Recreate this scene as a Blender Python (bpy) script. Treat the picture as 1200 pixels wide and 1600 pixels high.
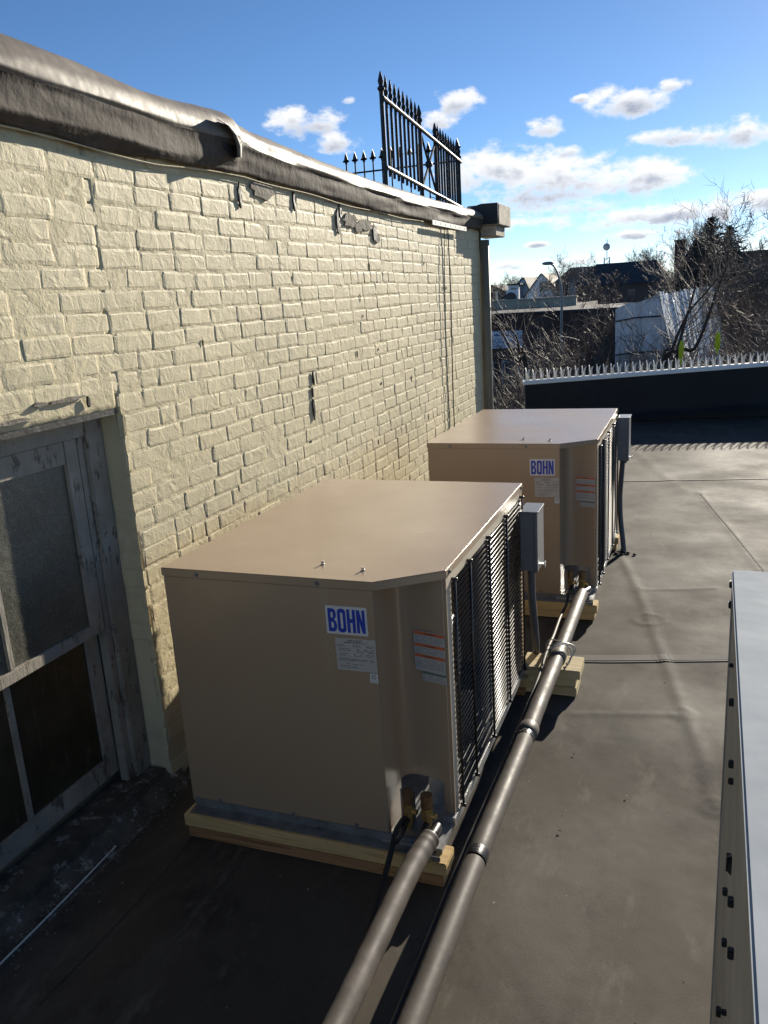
import bpy, bmesh, math, random
import numpy as np
from mathutils import Vector, Matrix
R = math.radians
for o in list(bpy.data.objects): bpy.data.objects.remove(o)
scene = bpy.context.scene
col = scene.collection

# ------------------------------------------------------------------ camera
CAM = Vector((1.7958, 0.0, 1.71)); YAW, PITCH, ROLL, FPX = -0.3728, 0.2552, -0.0615, 1279.9
def cam_axes():
    f = Vector((math.sin(YAW)*math.cos(PITCH), math.cos(YAW)*math.cos(PITCH), -math.sin(PITCH)))
    r = Vector((math.cos(YAW), -math.sin(YAW), 0)); u = r.cross(f)
    c, s = math.cos(ROLL), math.sin(ROLL)
    return f, c*r + s*u, -s*r + c*u
FWD, RGT, UPV = cam_axes()
cd = bpy.data.cameras.new('camera'); cam = bpy.data.objects.new('camera', cd); col.objects.link(cam)
cd.sensor_fit = 'VERTICAL'; cd.sensor_height = 24; cd.sensor_width = 18; cd.lens = 24*FPX/1600
cd.clip_start = .05; cd.clip_end = 3000
cam.matrix_world = Matrix(((RGT.x, UPV.x, -FWD.x, CAM.x), (RGT.y, UPV.y, -FWD.y, CAM.y), (RGT.z, UPV.z, -FWD.z, CAM.z), (0, 0, 0, 1)))
scene.camera = cam

# ------------------------------------------------------------------ light
SUN_AZ, SUN_EL = R(13.6), R(18.0)          # azimuth from +Y towards +X
SUN_STRENGTH, SKY_STRENGTH = 5.0, 0.078
scene.view_settings.view_transform = 'Standard'; scene.view_settings.look = 'None'
scene.view_settings.exposure = 0.82; scene.view_settings.gamma = 1.0
scene.cycles.max_bounces = 5; scene.cycles.diffuse_bounces = 3; scene.cycles.glossy_bounces = 3; scene.cycles.transmission_bounces = 2
sd = bpy.data.lights.new('sun', 'SUN'); sun = bpy.data.objects.new('sun', sd); col.objects.link(sun)
sd.energy = SUN_STRENGTH; sd.angle = R(0.55); sd.color = (1.0, .91, .76)
sdir = Vector((math.sin(SUN_AZ)*math.cos(SUN_EL), math.cos(SUN_AZ)*math.cos(SUN_EL), math.sin(SUN_EL)))
sun.rotation_euler = sdir.to_track_quat('Z', 'Y').to_euler()

def build_world():
    w = bpy.data.worlds.new('World'); scene.world = w; w.use_nodes = True
    nt = w.node_tree; N = nt.nodes; L = nt.links; N.clear()
    out = N.new('ShaderNodeOutputWorld'); bg = N.new('ShaderNodeBackground'); bg.inputs[1].default_value = SKY_STRENGTH
    sky = N.new('ShaderNodeTexSky'); sky.sky_type = 'NISHITA'; sky.sun_disc = False
    sky.sun_elevation = SUN_EL; sky.sun_rotation = SUN_AZ
    sky.altitude = 100; sky.air_density = 0.58; sky.dust_density = 0.05; sky.ozone_density = 2.6
    tc = N.new('ShaderNodeTexCoord')
    sep = N.new('ShaderNodeSeparateXYZ'); L.new(tc.outputs['Generated'], sep.inputs[0])
    def M(op, a, b=None, c=None):
        n = N.new('ShaderNodeMath'); n.operation = op
        for i, v in enumerate((a, b, c)):
            if v is None: continue
            if isinstance(v, (int, float)): n.inputs[i].default_value = v
            else: L.new(v, n.inputs[i])
        return n.outputs[0]
    az = M('ARCTAN2', sep.outputs[0], sep.outputs[1]); el = M('ARCSINE', sep.outputs[2])
    # warp of the angles so that cloud outlines are ragged
    cmb = N.new('ShaderNodeCombineXYZ'); L.new(az, cmb.inputs[0]); L.new(M('MULTIPLY', el, 1.7), cmb.inputs[1])
    def noise(scale, detail, rough, off):
        mp = N.new('ShaderNodeVectorMath'); mp.operation = 'ADD'; L.new(cmb.outputs[0], mp.inputs[0]); mp.inputs[1].default_value = off
        n = N.new('ShaderNodeTexNoise'); n.inputs['Scale'].default_value = scale; n.inputs['Detail'].default_value = detail; n.inputs['Roughness'].default_value = rough
        L.new(mp.outputs[0], n.inputs['Vector']); return n.outputs['Fac']
    n1 = noise(26, 6, .62, (1.3, 4.1, 0)); n2 = noise(9, 3, .5, (7.7, 2.2, 0))
    rnd = random.Random(11)
    blobs = []
    def blob(px, py, rx, ry, k=1.0):
        d = (FWD + RGT*(px-600)/FPX + UPV*(800-py)/FPX).normalized()
        blobs.append((math.atan2(d.x, d.y), math.asin(d.z), rx/1400, ry/1400, k))
    for b in ((478, 190, 62, 26, 1.0), (525, 220, 48, 20, .9), (712, 160, 44, 24, 1.0), (682, 186, 36, 22, .9), (985, 158, 66, 26, 1.05), (905, 154, 18, 7, .8),
              (850, 198, 50, 16, .72), (1046, 134, 36, 10, .8), (1050, 212, 66, 17, 1.0), (1150, 206, 75, 22, 1.05), (890, 236, 32, 12, .9),
              (760, 272, 95, 42, 1.1), (860, 282, 110, 44, 1.2), (990, 282, 95, 36, 1.15), (900, 318, 100, 24, .85), (1090, 330, 260, 20, .95), (870, 345, 210, 22, .7), (1190, 316, 110, 22, 1.0),
              (985, 366, 50, 9, 1.0), (840, 382, 22, 6, .9), (795, 415, 36, 10, .95), (905, 408, 50, 12, .8), (1070, 362, 24, 7, .8), (1075, 275, 18, 6, .7), (545, 156, 16, 7, .66),
              (1120, 390, 90, 26, .8), (700, 410, 60, 10, .8), (990, 420, 80, 14, .8)):
        blob(*b)
    for i in range(10):
        a = R(rnd.uniform(40, 335)); e = R(rnd.uniform(3, 26))
        blobs.append((a if a < math.pi else a-2*math.pi, e, rnd.uniform(.04, .12), rnd.uniform(.012, .03), rnd.uniform(.8, 1.1)))
    acc = low = None
    ang = N.new('ShaderNodeCombineXYZ'); L.new(az, ang.inputs[0]); L.new(el, ang.inputs[1])
    for (a, e, rx, ry, k) in blobs:
        n = N.new('ShaderNodeVectorMath'); n.operation = 'MULTIPLY_ADD'; L.new(ang.outputs[0], n.inputs[0])
        n.inputs[1].default_value = (.9/rx, .9/ry, 0); n.inputs[2].default_value = (-a*.9/rx, -e*.9/ry, 0)
        d = N.new('ShaderNodeVectorMath'); d.operation = 'DOT_PRODUCT'; L.new(n.outputs[0], d.inputs[0]); L.new(n.outputs[0], d.inputs[1])
        d = M('SUBTRACT', k, d.outputs['Value'])
        acc = d if acc is None else M('MAXIMUM', acc, d)
        n = N.new('ShaderNodeVectorMath'); n.operation = 'MULTIPLY_ADD'; L.new(ang.outputs[0], n.inputs[0])
        n.inputs[1].default_value = (.95/rx, 1.15/ry, 0); n.inputs[2].default_value = (-a*.95/rx, -e*1.15/ry+.42, 0)
        d = N.new('ShaderNodeVectorMath'); d.operation = 'DOT_PRODUCT'; L.new(n.outputs[0], d.inputs[0]); L.new(n.outputs[0], d.inputs[1])
        d = M('SUBTRACT', k, d.outputs['Value'])
        low = d if low is None else M('MAXIMUM', low, d)
    acc = M('MAXIMUM', acc, -1.0)
    dens = M('ADD', acc, M('ADD', M('MULTIPLY', M('SUBTRACT', n1, .5), 3.3), M('MULTIPLY', M('SUBTRACT', n2, .5), 1.2)))
    mr = N.new('ShaderNodeMapRange'); mr.interpolation_type = 'SMOOTHSTEP'; L.new(dens, mr.inputs[0])
    mr.inputs[1].default_value = .18; mr.inputs[2].default_value = 1.05
    core = N.new('ShaderNodeMapRange'); core.interpolation_type = 'SMOOTHSTEP'; L.new(M('ADD', M('MAXIMUM', low, -1.0), M('ADD', M('MULTIPLY', M('SUBTRACT', n1, .5), 2.2), M('MULTIPLY', M('SUBTRACT', n2, .5), 1.5))), core.inputs[0]); core.inputs[1].default_value = .50; core.inputs[2].default_value = 1.60
    cc = N.new('ShaderNodeMix'); cc.data_type = 'RGBA'; L.new(core.outputs[0], cc.inputs[0])
    CB = 1/SKY_STRENGTH
    cc.inputs[6].default_value = (.60*CB, .60*CB, .60*CB, 1); cc.inputs[7].default_value = (.20*CB, .225*CB, .29*CB, 1)
    # sky tint
    hs = N.new('ShaderNodeHueSaturation'); hs.inputs['Saturation'].default_value = 1.1; hs.inputs['Value'].default_value = 1.0
    L.new(sky.outputs[0], hs.inputs['Color'])
    mx = N.new('ShaderNodeMix'); mx.data_type = 'RGBA'
    L.new(M('MULTIPLY', mr.outputs[0], .95), mx.inputs[0]); L.new(hs.outputs[0], mx.inputs[6]); L.new(cc.outputs[2], mx.inputs[7])
    L.new(mx.outputs[2], bg.inputs[0]); L.new(bg.outputs[0], out.inputs[0])
    w.cycles.sampling_method = 'MANUAL'; w.cycles.sample_map_resolution = 512
build_world()

# ------------------------------------------------------------------ helpers
def at(px, py, Y):
    """point on the line of sight of photograph pixel (px,py) at distance Y along the wall direction"""
    d = FWD + RGT*((px-600)/FPX) + UPV*((800-py)/FPX)
    return CAM + d*(Y/d.y)
def on_roof(px, py, z=0.0):
    d = FWD + RGT*((px-600)/FPX) + UPV*((800-py)/FPX)
    return CAM + d*((z-CAM.z)/d.z)
def to_px(p):
    d = Vector(p)-CAM; z = d.dot(FWD)
    return 600+FPX*d.dot(RGT)/z, 800-FPX*d.dot(UPV)/z
def link(name, me, mat=None, parent=None, kind=None):
    o = bpy.data.objects.new(name, me); col.objects.link(o)
    if mat is not None and me is not None and len(me.materials) == 0: me.materials.append(mat)
    if parent is not None: o.parent = parent
    if kind: o['kind'] = kind
    return o
def tag(o, label, cat, group=None):
    o['label'] = label; o['category'] = cat
    if group: o['group'] = group
    return o
def thing(name, label, cat, loc=(0, 0, 0), group=None, rz=0):
    o = bpy.data.objects.new(name, None); col.objects.link(o); o.location = loc; o.rotation_euler = (0, 0, rz)
    o.empty_display_size = .1
    return tag(o, label, cat, group)
def bm_obj(name, bm, mat, parent=None, smooth=False, bevel=0, kind=None):
    if bevel:
        bmesh.ops.bevel(bm, geom=list(bm.edges), offset=bevel, segments=2, affect='EDGES', clamp_overlap=True)
    bmesh.ops.recalc_face_normals(bm, faces=list(bm.faces))
    me = bpy.data.meshes.new(name); bm.to_mesh(me); bm.free()
    if smooth:
        for p in me.polygons: p.use_smooth = True
    return link(name, me, mat, parent, kind)
def box(bm, x0, x1, y0, y1, z0, z1):
    v = [bm.verts.new(c) for c in ((x0,y0,z0),(x1,y0,z0),(x1,y1,z0),(x0,y1,z0),(x0,y0,z1),(x1,y0,z1),(x1,y1,z1),(x0,y1,z1))]
    for f in ((0,3,2,1),(4,5,6,7),(0,1,5,4),(1,2,6,5),(2,3,7,6),(3,0,4,7)): bm.faces.new([v[i] for i in f])
    return v
def box_obj(name, dims, mat, parent=None, bevel=0.0, smooth=False):
    bm = bmesh.new(); box(bm, *dims); return bm_obj(name, bm, mat, parent, smooth, bevel)
def tube(bm, pts, rad, n=8, cap=True):
    """swept tube; rad scalar or list"""
    pts = [Vector(p) for p in pts]
    if isinstance(rad, (int, float)): rad = [rad]*len(pts)
    rings = []; ref = None
    for i, p in enumerate(pts):
        t = (pts[min(i+1, len(pts)-1)]-pts[max(i-1, 0)]).normalized()
        if ref is None: ref = t.orthogonal().normalized()
        a = (ref - t*ref.dot(t)).normalized(); b = t.cross(a); ref = a
        rings.append([bm.verts.new(p+rad[i]*(math.cos(2*math.pi*k/n)*a+math.sin(2*math.pi*k/n)*b)) for k in range(n)])
    for r0, r1 in zip(rings, rings[1:]):
        for k in range(n): bm.faces.new((r0[k], r0[(k+1) % n], r1[(k+1) % n], r1[k]))
    if cap: bm.faces.new(rings[0][::-1]); bm.faces.new(rings[-1])
def tube_obj(name, pts, rad, mat, parent=None, n=10):
    bm = bmesh.new(); tube(bm, pts, rad, n)
    o = bm_obj(name, bm, mat, parent, smooth=True)
    try: o.data.set_sharp_from_angle(angle=R(50))
    except Exception: pass
    return o
def bez(pts, n=10):
    """smooth Catmull-Rom through pts"""
    P = [Vector(p) for p in pts]; P = [2*P[0]-P[1]]+P+[2*P[-1]-P[-2]]; out = []
    for i in range(1, len(P)-2):
        for k in range(n):
            t = k/n
            out.append(.5*((2*P[i])+(-P[i-1]+P[i+1])*t+(2*P[i-1]-5*P[i]+4*P[i+1]-P[i+2])*t*t+(-P[i-1]+3*P[i]-3*P[i+1]+P[i+2])*t**3))
    out.append(P[-2]); return out
def prism(bm, poly, z0, z1):
    lo = [bm.verts.new((x, y, z0)) for x, y in poly]; hi = [bm.verts.new((x, y, z1)) for x, y in poly]
    n = len(poly)
    bm.faces.new(lo[::-1]); bm.faces.new(hi)
    for i in range(n): bm.faces.new((lo[i], lo[(i+1) % n], hi[(i+1) % n], hi[i]))
def grid_mesh(name, V, nx, ny):
    """V: (nx*ny,3) array, row-major in ny"""
    idx = np.arange(nx*ny).reshape(nx, ny)
    F = np.stack([idx[:-1, :-1], idx[1:, :-1], idx[1:, 1:], idx[:-1, 1:]], -1).reshape(-1, 4)
    me = bpy.data.meshes.new(name); me.from_pydata(V.tolist(), [], F.tolist())
    for p in me.polygons: p.use_smooth = True
    return me
def vnoise(x, y, seed=0):
    """smooth value noise on arrays"""
    rng = np.random.RandomState(seed); T = rng.rand(256, 256)
    xi = np.floor(x).astype(int); yi = np.floor(y).astype(int); fx = x-xi; fy = y-yi
    fx = fx*fx*(3-2*fx); fy = fy*fy*(3-2*fy); g = lambda a, b: T[a % 256, b % 256]
    return (g(xi, yi)*(1-fx)+g(xi+1, yi)*fx)*(1-fy)+(g(xi, yi+1)*(1-fx)+g(xi+1, yi+1)*fx)*fy-.5

# ------------------------------------------------------------------ materials
class Mat:
    def __init__(s, name, base=(.5,.5,.5), rough=.6, metal=0.0, spec=.5):
        s.m = bpy.data.materials.new(name); s.m.use_nodes = True; s.nt = s.m.node_tree; s.N = s.nt.nodes; s.L = s.nt.links
        s.b = s.N['Principled BSDF']; s.b.inputs['Base Color'].default_value = (*base, 1); s.b.inputs['Roughness'].default_value = rough
        s.b.inputs['Metallic'].default_value = metal; s.b.inputs['Specular IOR Level'].default_value = spec
        s.geo = None; s.col = None; s.h = None; s.base = base; s.rgh = None
    def pos(s, scale=(1,1,1), obj=False):
        tc = s.N.new('ShaderNodeTexCoord') if obj else s.N.new('ShaderNodeNewGeometry')
        v = s.N.new('ShaderNodeVectorMath'); v.operation = 'MULTIPLY'; v.inputs[1].default_value = scale
        s.L.new(tc.outputs['Object' if obj else 'Position'], v.inputs[0]); return v.outputs[0]
    def noise(s, scale, detail=4, rough=.6, stretch=(1,1,1), obj=False, dist=0):
        n = s.N.new('ShaderNodeTexNoise'); n.inputs['Scale'].default_value = scale; n.inputs['Detail'].default_value = detail; n.inputs['Roughness'].default_value = rough; n.inputs['Distortion'].default_value = dist
        s.L.new(s.pos(stretch, obj), n.inputs['Vector']); return n.outputs['Fac']
    def ramp(s, fac, lo, hi):
        r = s.N.new('ShaderNodeMapRange'); r.interpolation_type = 'SMOOTHSTEP'; s.L.new(fac, r.inputs[0]); r.inputs[1].default_value = lo; r.inputs[2].default_value = hi; return r.outputs[0]
    def math(s, op, a, b):
        n = s.N.new('ShaderNodeMath'); n.operation = op
        for i, v in enumerate((a, b)):
            if isinstance(v, (int, float)): n.inputs[i].default_value = v
            else: s.L.new(v, n.inputs[i])
        return n.outputs[0]
    def mix(s, fac, c):
        """blend colour c over the current colour by fac"""
        n = s.N.new('ShaderNodeMix'); n.data_type = 'RGBA'
        if isinstance(fac, (int, float)): n.inputs[0].default_value = fac
        else: s.L.new(fac, n.inputs[0])
        if s.col is None: n.inputs[6].default_value = (*s.base, 1)
        else: s.L.new(s.col, n.inputs[6])
        if isinstance(c, tuple): n.inputs[7].default_value = (*c, 1)
        else: s.L.new(c, n.inputs[7])
        s.col = n.outputs[2]; s.L.new(s.col, s.b.inputs['Base Color']); return s
    def vary(s, scale, amt, detail=4, stretch=(1,1,1), obj=False, lo=.3, hi=.7):
        """brightness variation"""
        f = s.ramp(s.noise(scale, detail, .6, stretch, obj), lo, hi)
        return s.mix(f, tuple(min(1, max(0, c*(1-amt))) for c in s.base)) if s.col is None else s.mix(s.math('MULTIPLY', f, .6), tuple(c*(1-amt) for c in s.base))
    def bump(s, fac, strength=.3, dist=.01):
        n = s.N.new('ShaderNodeBump'); n.inputs['Strength'].default_value = strength; n.inputs['Distance'].default_value = dist
        s.L.new(fac, n.inputs['Height'])
        if s.h is not None: s.L.new(s.h, n.inputs['Normal'])
        s.h = n.outputs[0]; s.L.new(s.h, s.b.inputs['Normal']); return s
    def roughvar(s, scale, lo, hi, stretch=(1,1,1), obj=False):
        r = s.N.new('ShaderNodeMapRange'); s.L.new(s.noise(scale, 4, .6, stretch, obj), r.inputs[0]); r.inputs[1].default_value = .3; r.inputs[2].default_value = .7
        r.inputs[3].default_value = lo; r.inputs[4].default_value = hi; s.L.new(r.outputs[0], s.b.inputs['Roughness']); return s
MT = {}
def mk(name, *a, **k):
    MT[name] = Mat(name, *a, **k); return MT[name]
def m(name): return MT[name].m

# thick cream masonry paint
p = mk('cream_paint', (.64, .56, .365), .62, spec=.25)
p.vary(1.3, .12, 5); p.mix(p.math('MULTIPLY', p.ramp(p.noise(9, 4, .7), .52, .75), .45), (.45, .40, .28)); p.mix(p.math('MULTIPLY', p.ramp(p.noise(2.6, 4, .7, (1, 4.5, .18)), .60, .72), .45), (.34, .31, .23))
p.mix(p.math('MULTIPLY', p.ramp(p.noise(5, 4, .7, (1, 3.2, .35)), .60, .78), .35), (.42, .385, .29))
p.mix(p.ramp(p.noise(60, 3, .7), .73, .78), (.16, .14, .10))
p.bump(p.noise(16, 4, .6, dist=.8), .34, .014); p.bump(p.noise(130, 2, .6), .28, .003)
# mortar carries the same paint, with dirt and pinholes of bare joint
p = mk('joint_paint', (.60, .525, .34), .7, spec=.2)
p.vary(2.0, .12, 5); p.mix(p.math('MULTIPLY', p.ramp(p.noise(14, 4, .75), .58, .72), .6), (.22, .19, .14))
p.bump(p.noise(45, 3, .7), .4, .008)
p = mk('bare_render', (.30, .27, .22), .85, spec=.2); p.vary(12, .4); p.bump(p.noise(60, 5), .5, .01)
p = mk('cap_rubber', (.22, .185, .145), .5, spec=.35)
p.vary(4, .35, 5, (1, .7, 1)); p.mix(p.ramp(p.noise(22, 5, .7, dist=.8), .63, .70), (.05, .045, .04)); p.mix(p.math('MULTIPLY', p.ramp(p.noise(7, 5, .65, (1, .5, 2)), .5, .72), .6), (.32, .28, .225))
p.roughvar(6, .42, .66); p.bump(p.noise(5, 3, .55), .30, .03); p.bump(p.noise(60, 3), .08, .004)
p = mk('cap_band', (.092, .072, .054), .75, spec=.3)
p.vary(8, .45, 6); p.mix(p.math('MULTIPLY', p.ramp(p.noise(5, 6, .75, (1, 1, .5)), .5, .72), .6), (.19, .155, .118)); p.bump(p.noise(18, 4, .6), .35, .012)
p = mk('tar', (.012, .012, .013), .55); p.bump(p.noise(30, 4), .3, .01)
p = mk('stone_trim', (.56, .50, .40), .8, spec=.2); p.vary(9, .5, 6); p.bump(p.noise(40, 5), .4, .01)
p = mk('downspout_paint', (.21, .185, .125), .55); p.vary(6, .35, 5, (1, 1, .3)); p.bump(p.noise(40, 4), .2, .005)
p = mk('window_paint', (.38, .345, .285), .6, spec=.3)
p.vary(5, .3, 5); p.mix(p.ramp(p.noise(24, 6, .78, (1, 1, .35)), .555, .60), (.13, .11, .085)); p.mix(p.math('MULTIPLY', p.ramp(p.noise(4, 4, .7), .45, .65), .5), (.24, .22, .19)); p.bump(p.noise(30, 5, .7, (1, 2, .4)), .5, .006)
p = mk('dirty_glass', (.10, .10, .08), .30, spec=.5)
p.vary(7, .4, 5); p.mix(p.math('MULTIPLY', p.ramp(p.noise(240, 2, .6), .45, .75), .5), (.24, .24, .20)); p.bump(p.noise(240, 2), .5, .003); p.bump(p.noise(9, 3), .3, .02)
p = mk('dark_glass', (.060, .048, .030), .25, spec=.5); p.vary(5, .4, 5); p.mix(p.math('MULTIPLY', p.ramp(p.noise(14, 5, .7, (1, 2, .4)), .52, .75),   .5), (.13, .11, .08)); p.bump(p.noise(7, 3), .2, .02)
p = mk('sill_paint', (.12, .105, .082), .8, spec=.2); p.vary(10, .5); p.mix(p.ramp(p.noise(14, 7, .75), .54, .60), (.25, .245, .225)); p.bump(p.noise(30, 6), .5, .01)
# weathered EPDM roofing
p = mk('membrane', (.078, .066, .052), .8, spec=.18)
p.vary(.8, .35, 5); p.mix(p.math('MULTIPLY', p.ramp(p.noise(1.5, 6, .7, (1, .6, 1), dist=.6), .46, .68), .75), (.104, .093, .080))
p.mix(p.math('MULTIPLY', p.ramp(p.noise(2.3, 6, .72, (1.3, .8, 1)), .50, .68), .75), (.034, .029, .025)); p.mix(p.math('MULTIPLY', p.ramp(p.noise(7, 5, .75, (1, .35, 1)), .54, .70), .55), (.14, .123, .10))
p.mix(p.math('MULTIPLY', p.ramp(p.noise(60, 4, .7), .58, .75), .35), (.13, .12, .108)); p.mix(p.ramp(p.noise(38, 2, .5), .765, .785), (.30, .29, .27))
p.roughvar(1.7, .66, .88); p.bump(p.noise(3.2, 3, .55), .10, .04); p.bump(p.noise(240, 3, .6), .18, .003)
p = mk('membrane_dark', (.018, .018, .020), .6, spec=.3); p.vary(2, .3); p.bump(p.noise(4, 4), .3, .03)
p = mk('seam_caulk', (.030, .028, .027), .7); p.vary(20, .3)
p = mk('seam_light', (.09, .082, .073), .85); p.vary(6, .35)
# equipment
p = mk('tan_enamel', (.335, .243, .158), .32, spec=.7)
p.vary(1.6, .05, 3); p.mix(p.math('MULTIPLY', p.ramp(p.noise(7, 6, .7, (1, 1, .6)), .5, .8), .22), (.36, .275, .185)); p.mix(p.math('MULTIPLY', p.ramp(p.noise(3.2, 5, .7, (3, 3, .25)), .55, .75), .25), (.40, .33, .25)); p.roughvar(3, .27, .38); p.bump(p.noise(700, 2), .06, .001); p.bump(p.noise(2.2, 2), .16, .03)
p = mk('sunlit_enamel', (.56, .49, .38), .4); p.vary(9, .1)  # tan enamel lightened: grazing sun on the frame strips put into the colour
p = mk('galvanised', (.46, .47, .48), .42, .75); p.vary(30, .25, 3); p.roughvar(20, .32, .55); p.bump(p.noise(25, 3), .08, .004)
p = mk('dull_zinc', (.23, .24, .25), .55, .45); p.vary(18, .4, 4); p.mix(p.ramp(p.noise(35, 4), .66, .7), (.06, .055, .05)); p.bump(p.noise(40, 3), .1, .004)
p = mk('black_wire', (.016, .016, .017), .30, spec=.6)
p = mk('coil_fins', (.06, .06, .062), .45, .5); p.bump(p.noise(300, 1, .5, (.05, 1, .05)), .6, .004)
p = mk('fan_metal', (.30, .30, .30), .35, .8)
p = mk('brass', (.60, .42, .16), .35, .7); p.vary(40, .4)
p = mk('copper', (.30, .19, .10), .4, .7); p.vary(30, .4)
p = mk('screw_steel', (.55, .55, .53), .3, .9)
p = mk('box_grey', (.20, .205, .215), .42, .25); p.vary(8, .12); p.bump(p.noise(20, 3), .06, .004)
p = mk('conduit_grey', (.075, .078, .085), .45); p.bump(p.noise(8, 2), .08, .01)
p = mk('pipe_sleeve', (.10, .086, .074), .55, spec=.3); p.vary(6, .2, 5); p.mix(p.ramp(p.noise(45, 3), .70, .72), (.09, .08, .075)); p.bump(p.noise(9, 4, .6, (1, .5, 1)), .22, .012); p.mix(p.math('MULTIPLY', p.ramp(p.noise(5, 5, .7), .5, .72), .5), (.15, .132, .115)); p.roughvar(9, .45, .65)
p = mk('black_tape', (.016, .015, .016), .35); p.bump(p.noise(60, 3, .6, (1, 4, 1)), .4, .004)
p = mk('sticker_white', (.60, .60, .60), .4); p.vary(20, .06)
p = mk('sticker_dull', (.44, .42, .39), .45); p.vary(20, .08)
p = mk('logo_blue', (.010, .045, .38), .4)
p = mk('print_dark', (.06, .06, .06), .5)
p = mk('warn_orange', (.55, .13, .045), .45)
p = mk('print_grey', (.22, .22, .22), .5)
p = mk('caution_green', (.10, .16, .12), .5)
def wood(name, base, dark, axis):
    p = mk(name, base, .7, spec=.25)
    st = [14, 14, 14]; st[axis] = .9
    p.mix(p.ramp(p.noise(2.6, 5, .65, tuple(st), dist=1.2), .46, .62), dark); p.vary(3, .2); p.bump(p.noise(6, 4, .6, tuple(st)), .3, .004)
wood('pine', (.60, .43, .20), (.46, .29, .12), 0)
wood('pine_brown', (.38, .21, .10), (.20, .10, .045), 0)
wood('pine_pale', (.56, .47, .28), (.44, .34, .18), 0)
p = mk('duct_metal', (.42, .455, .48), .85, .0, spec=.06)
p.vary(5, .12, 5); p.mix(p.math('MULTIPLY', p.ramp(p.noise(14, 6, .7, (1, .5, 1)), .52, .75), .5), (.48, .51, .53)); p.mix(p.ramp(p.noise(70, 3), .72, .76), (.12, .12, .12)); p.bump(p.noise(5, 3), .15, .02); p.roughvar(8, .75, .9)
p = mk('duct_side', (.38, .36, .32), .6, .0); p.vary(6, .3, 5); p.bump(p.noise(10, 3), .15, .02)
p = mk('iron_black', (.018, .018, .020), .52, .0, spec=.4)
p = mk('spike_steel', (.82, .81, .78), .45, .1)
p = mk('string_white', (.62, .60, .56), .7)
p = mk('debris', (.20, .17, .12), .8); p.vary(60, .6, 2)
p = mk('leaf_dry', (.055, .04, .03), .75)
# far things
p = mk('soil', (.075, .07, .055), .9); p.vary(.15, .4, 6); p.bump(p.noise(2, 5), .4, .1)
p = mk('asphalt', (.05, .05, .052), .8); p.vary(.6, .3)
p = mk('neighbour_roofing', (.10, .098, .095), .8); p.vary(1, .3)
p = mk('brown_brick', (.085, .045, .035), .85); p.vary(.6, .35, 6); p.bump(p.noise(6, 4), .3, .03)
p = mk('cream_render', (.48, .42, .32), .8); p.vary(.6, .3, 6)
p = mk('house_white', (.78, .79, .80), .7); p.vary(.8, .15)
p = mk('house_grey', (.34, .33, .32), .8); p.vary(.8, .2)
p = mk('house_dark', (.10, .09, .085), .8); p.vary(.5, .3)
p = mk('roof_dark', (.035, .036, .04), .8); p.vary(1.5, .3); p.bump(p.noise(5, 3), .3, .03)
p = mk('roof_brown', (.13, .085, .065), .8); p.vary(1.5, .3); p.bump(p.noise(5, 3), .3, .03)
p = mk('pane', (.03, .045, .07), .12, spec=.6)
p = mk('bark', (.060, .050, .042), .85); p.vary(3, .35); p.bump(p.noise(12, 4), .4, .02)
p = mk('twig', (.17, .135, .11), .65); p.vary(2, .4)
p = mk('needles', (.018, .030, .020), .7); p.vary(2.5, .4)
p = mk('ivy', (.050, .065, .030), .6); p.vary(4, .4)
p = mk('shrink_wrap', (.80, .80, .82), .30, spec=.6); p.vary(2.2, .25, 5, (1, 1, .3)); p.bump(p.noise(2.4, 5, .65, (1.4, 1.4, .35), dist=.7), .8, .25); p.bump(p.noise(11, 4, .6, (1, 1, .5)), .5, .05)
p = mk('lamp_grey', (.20, .21, .21), .5, .4)
p = mk('sign_white', (.62, .64, .68), .5)
p = mk('sign_blue', (.03, .06, .22), .5)
p = mk('hivis', (.55, .62, .02), .6)
p = mk('dish_grey', (.45, .46, .47), .5)
p = mk('cable_black', (.016, .014, .013), .6)
p = mk('white_metal', (.62, .60, .55), .5, .2); p.vary(20, .2)

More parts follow.
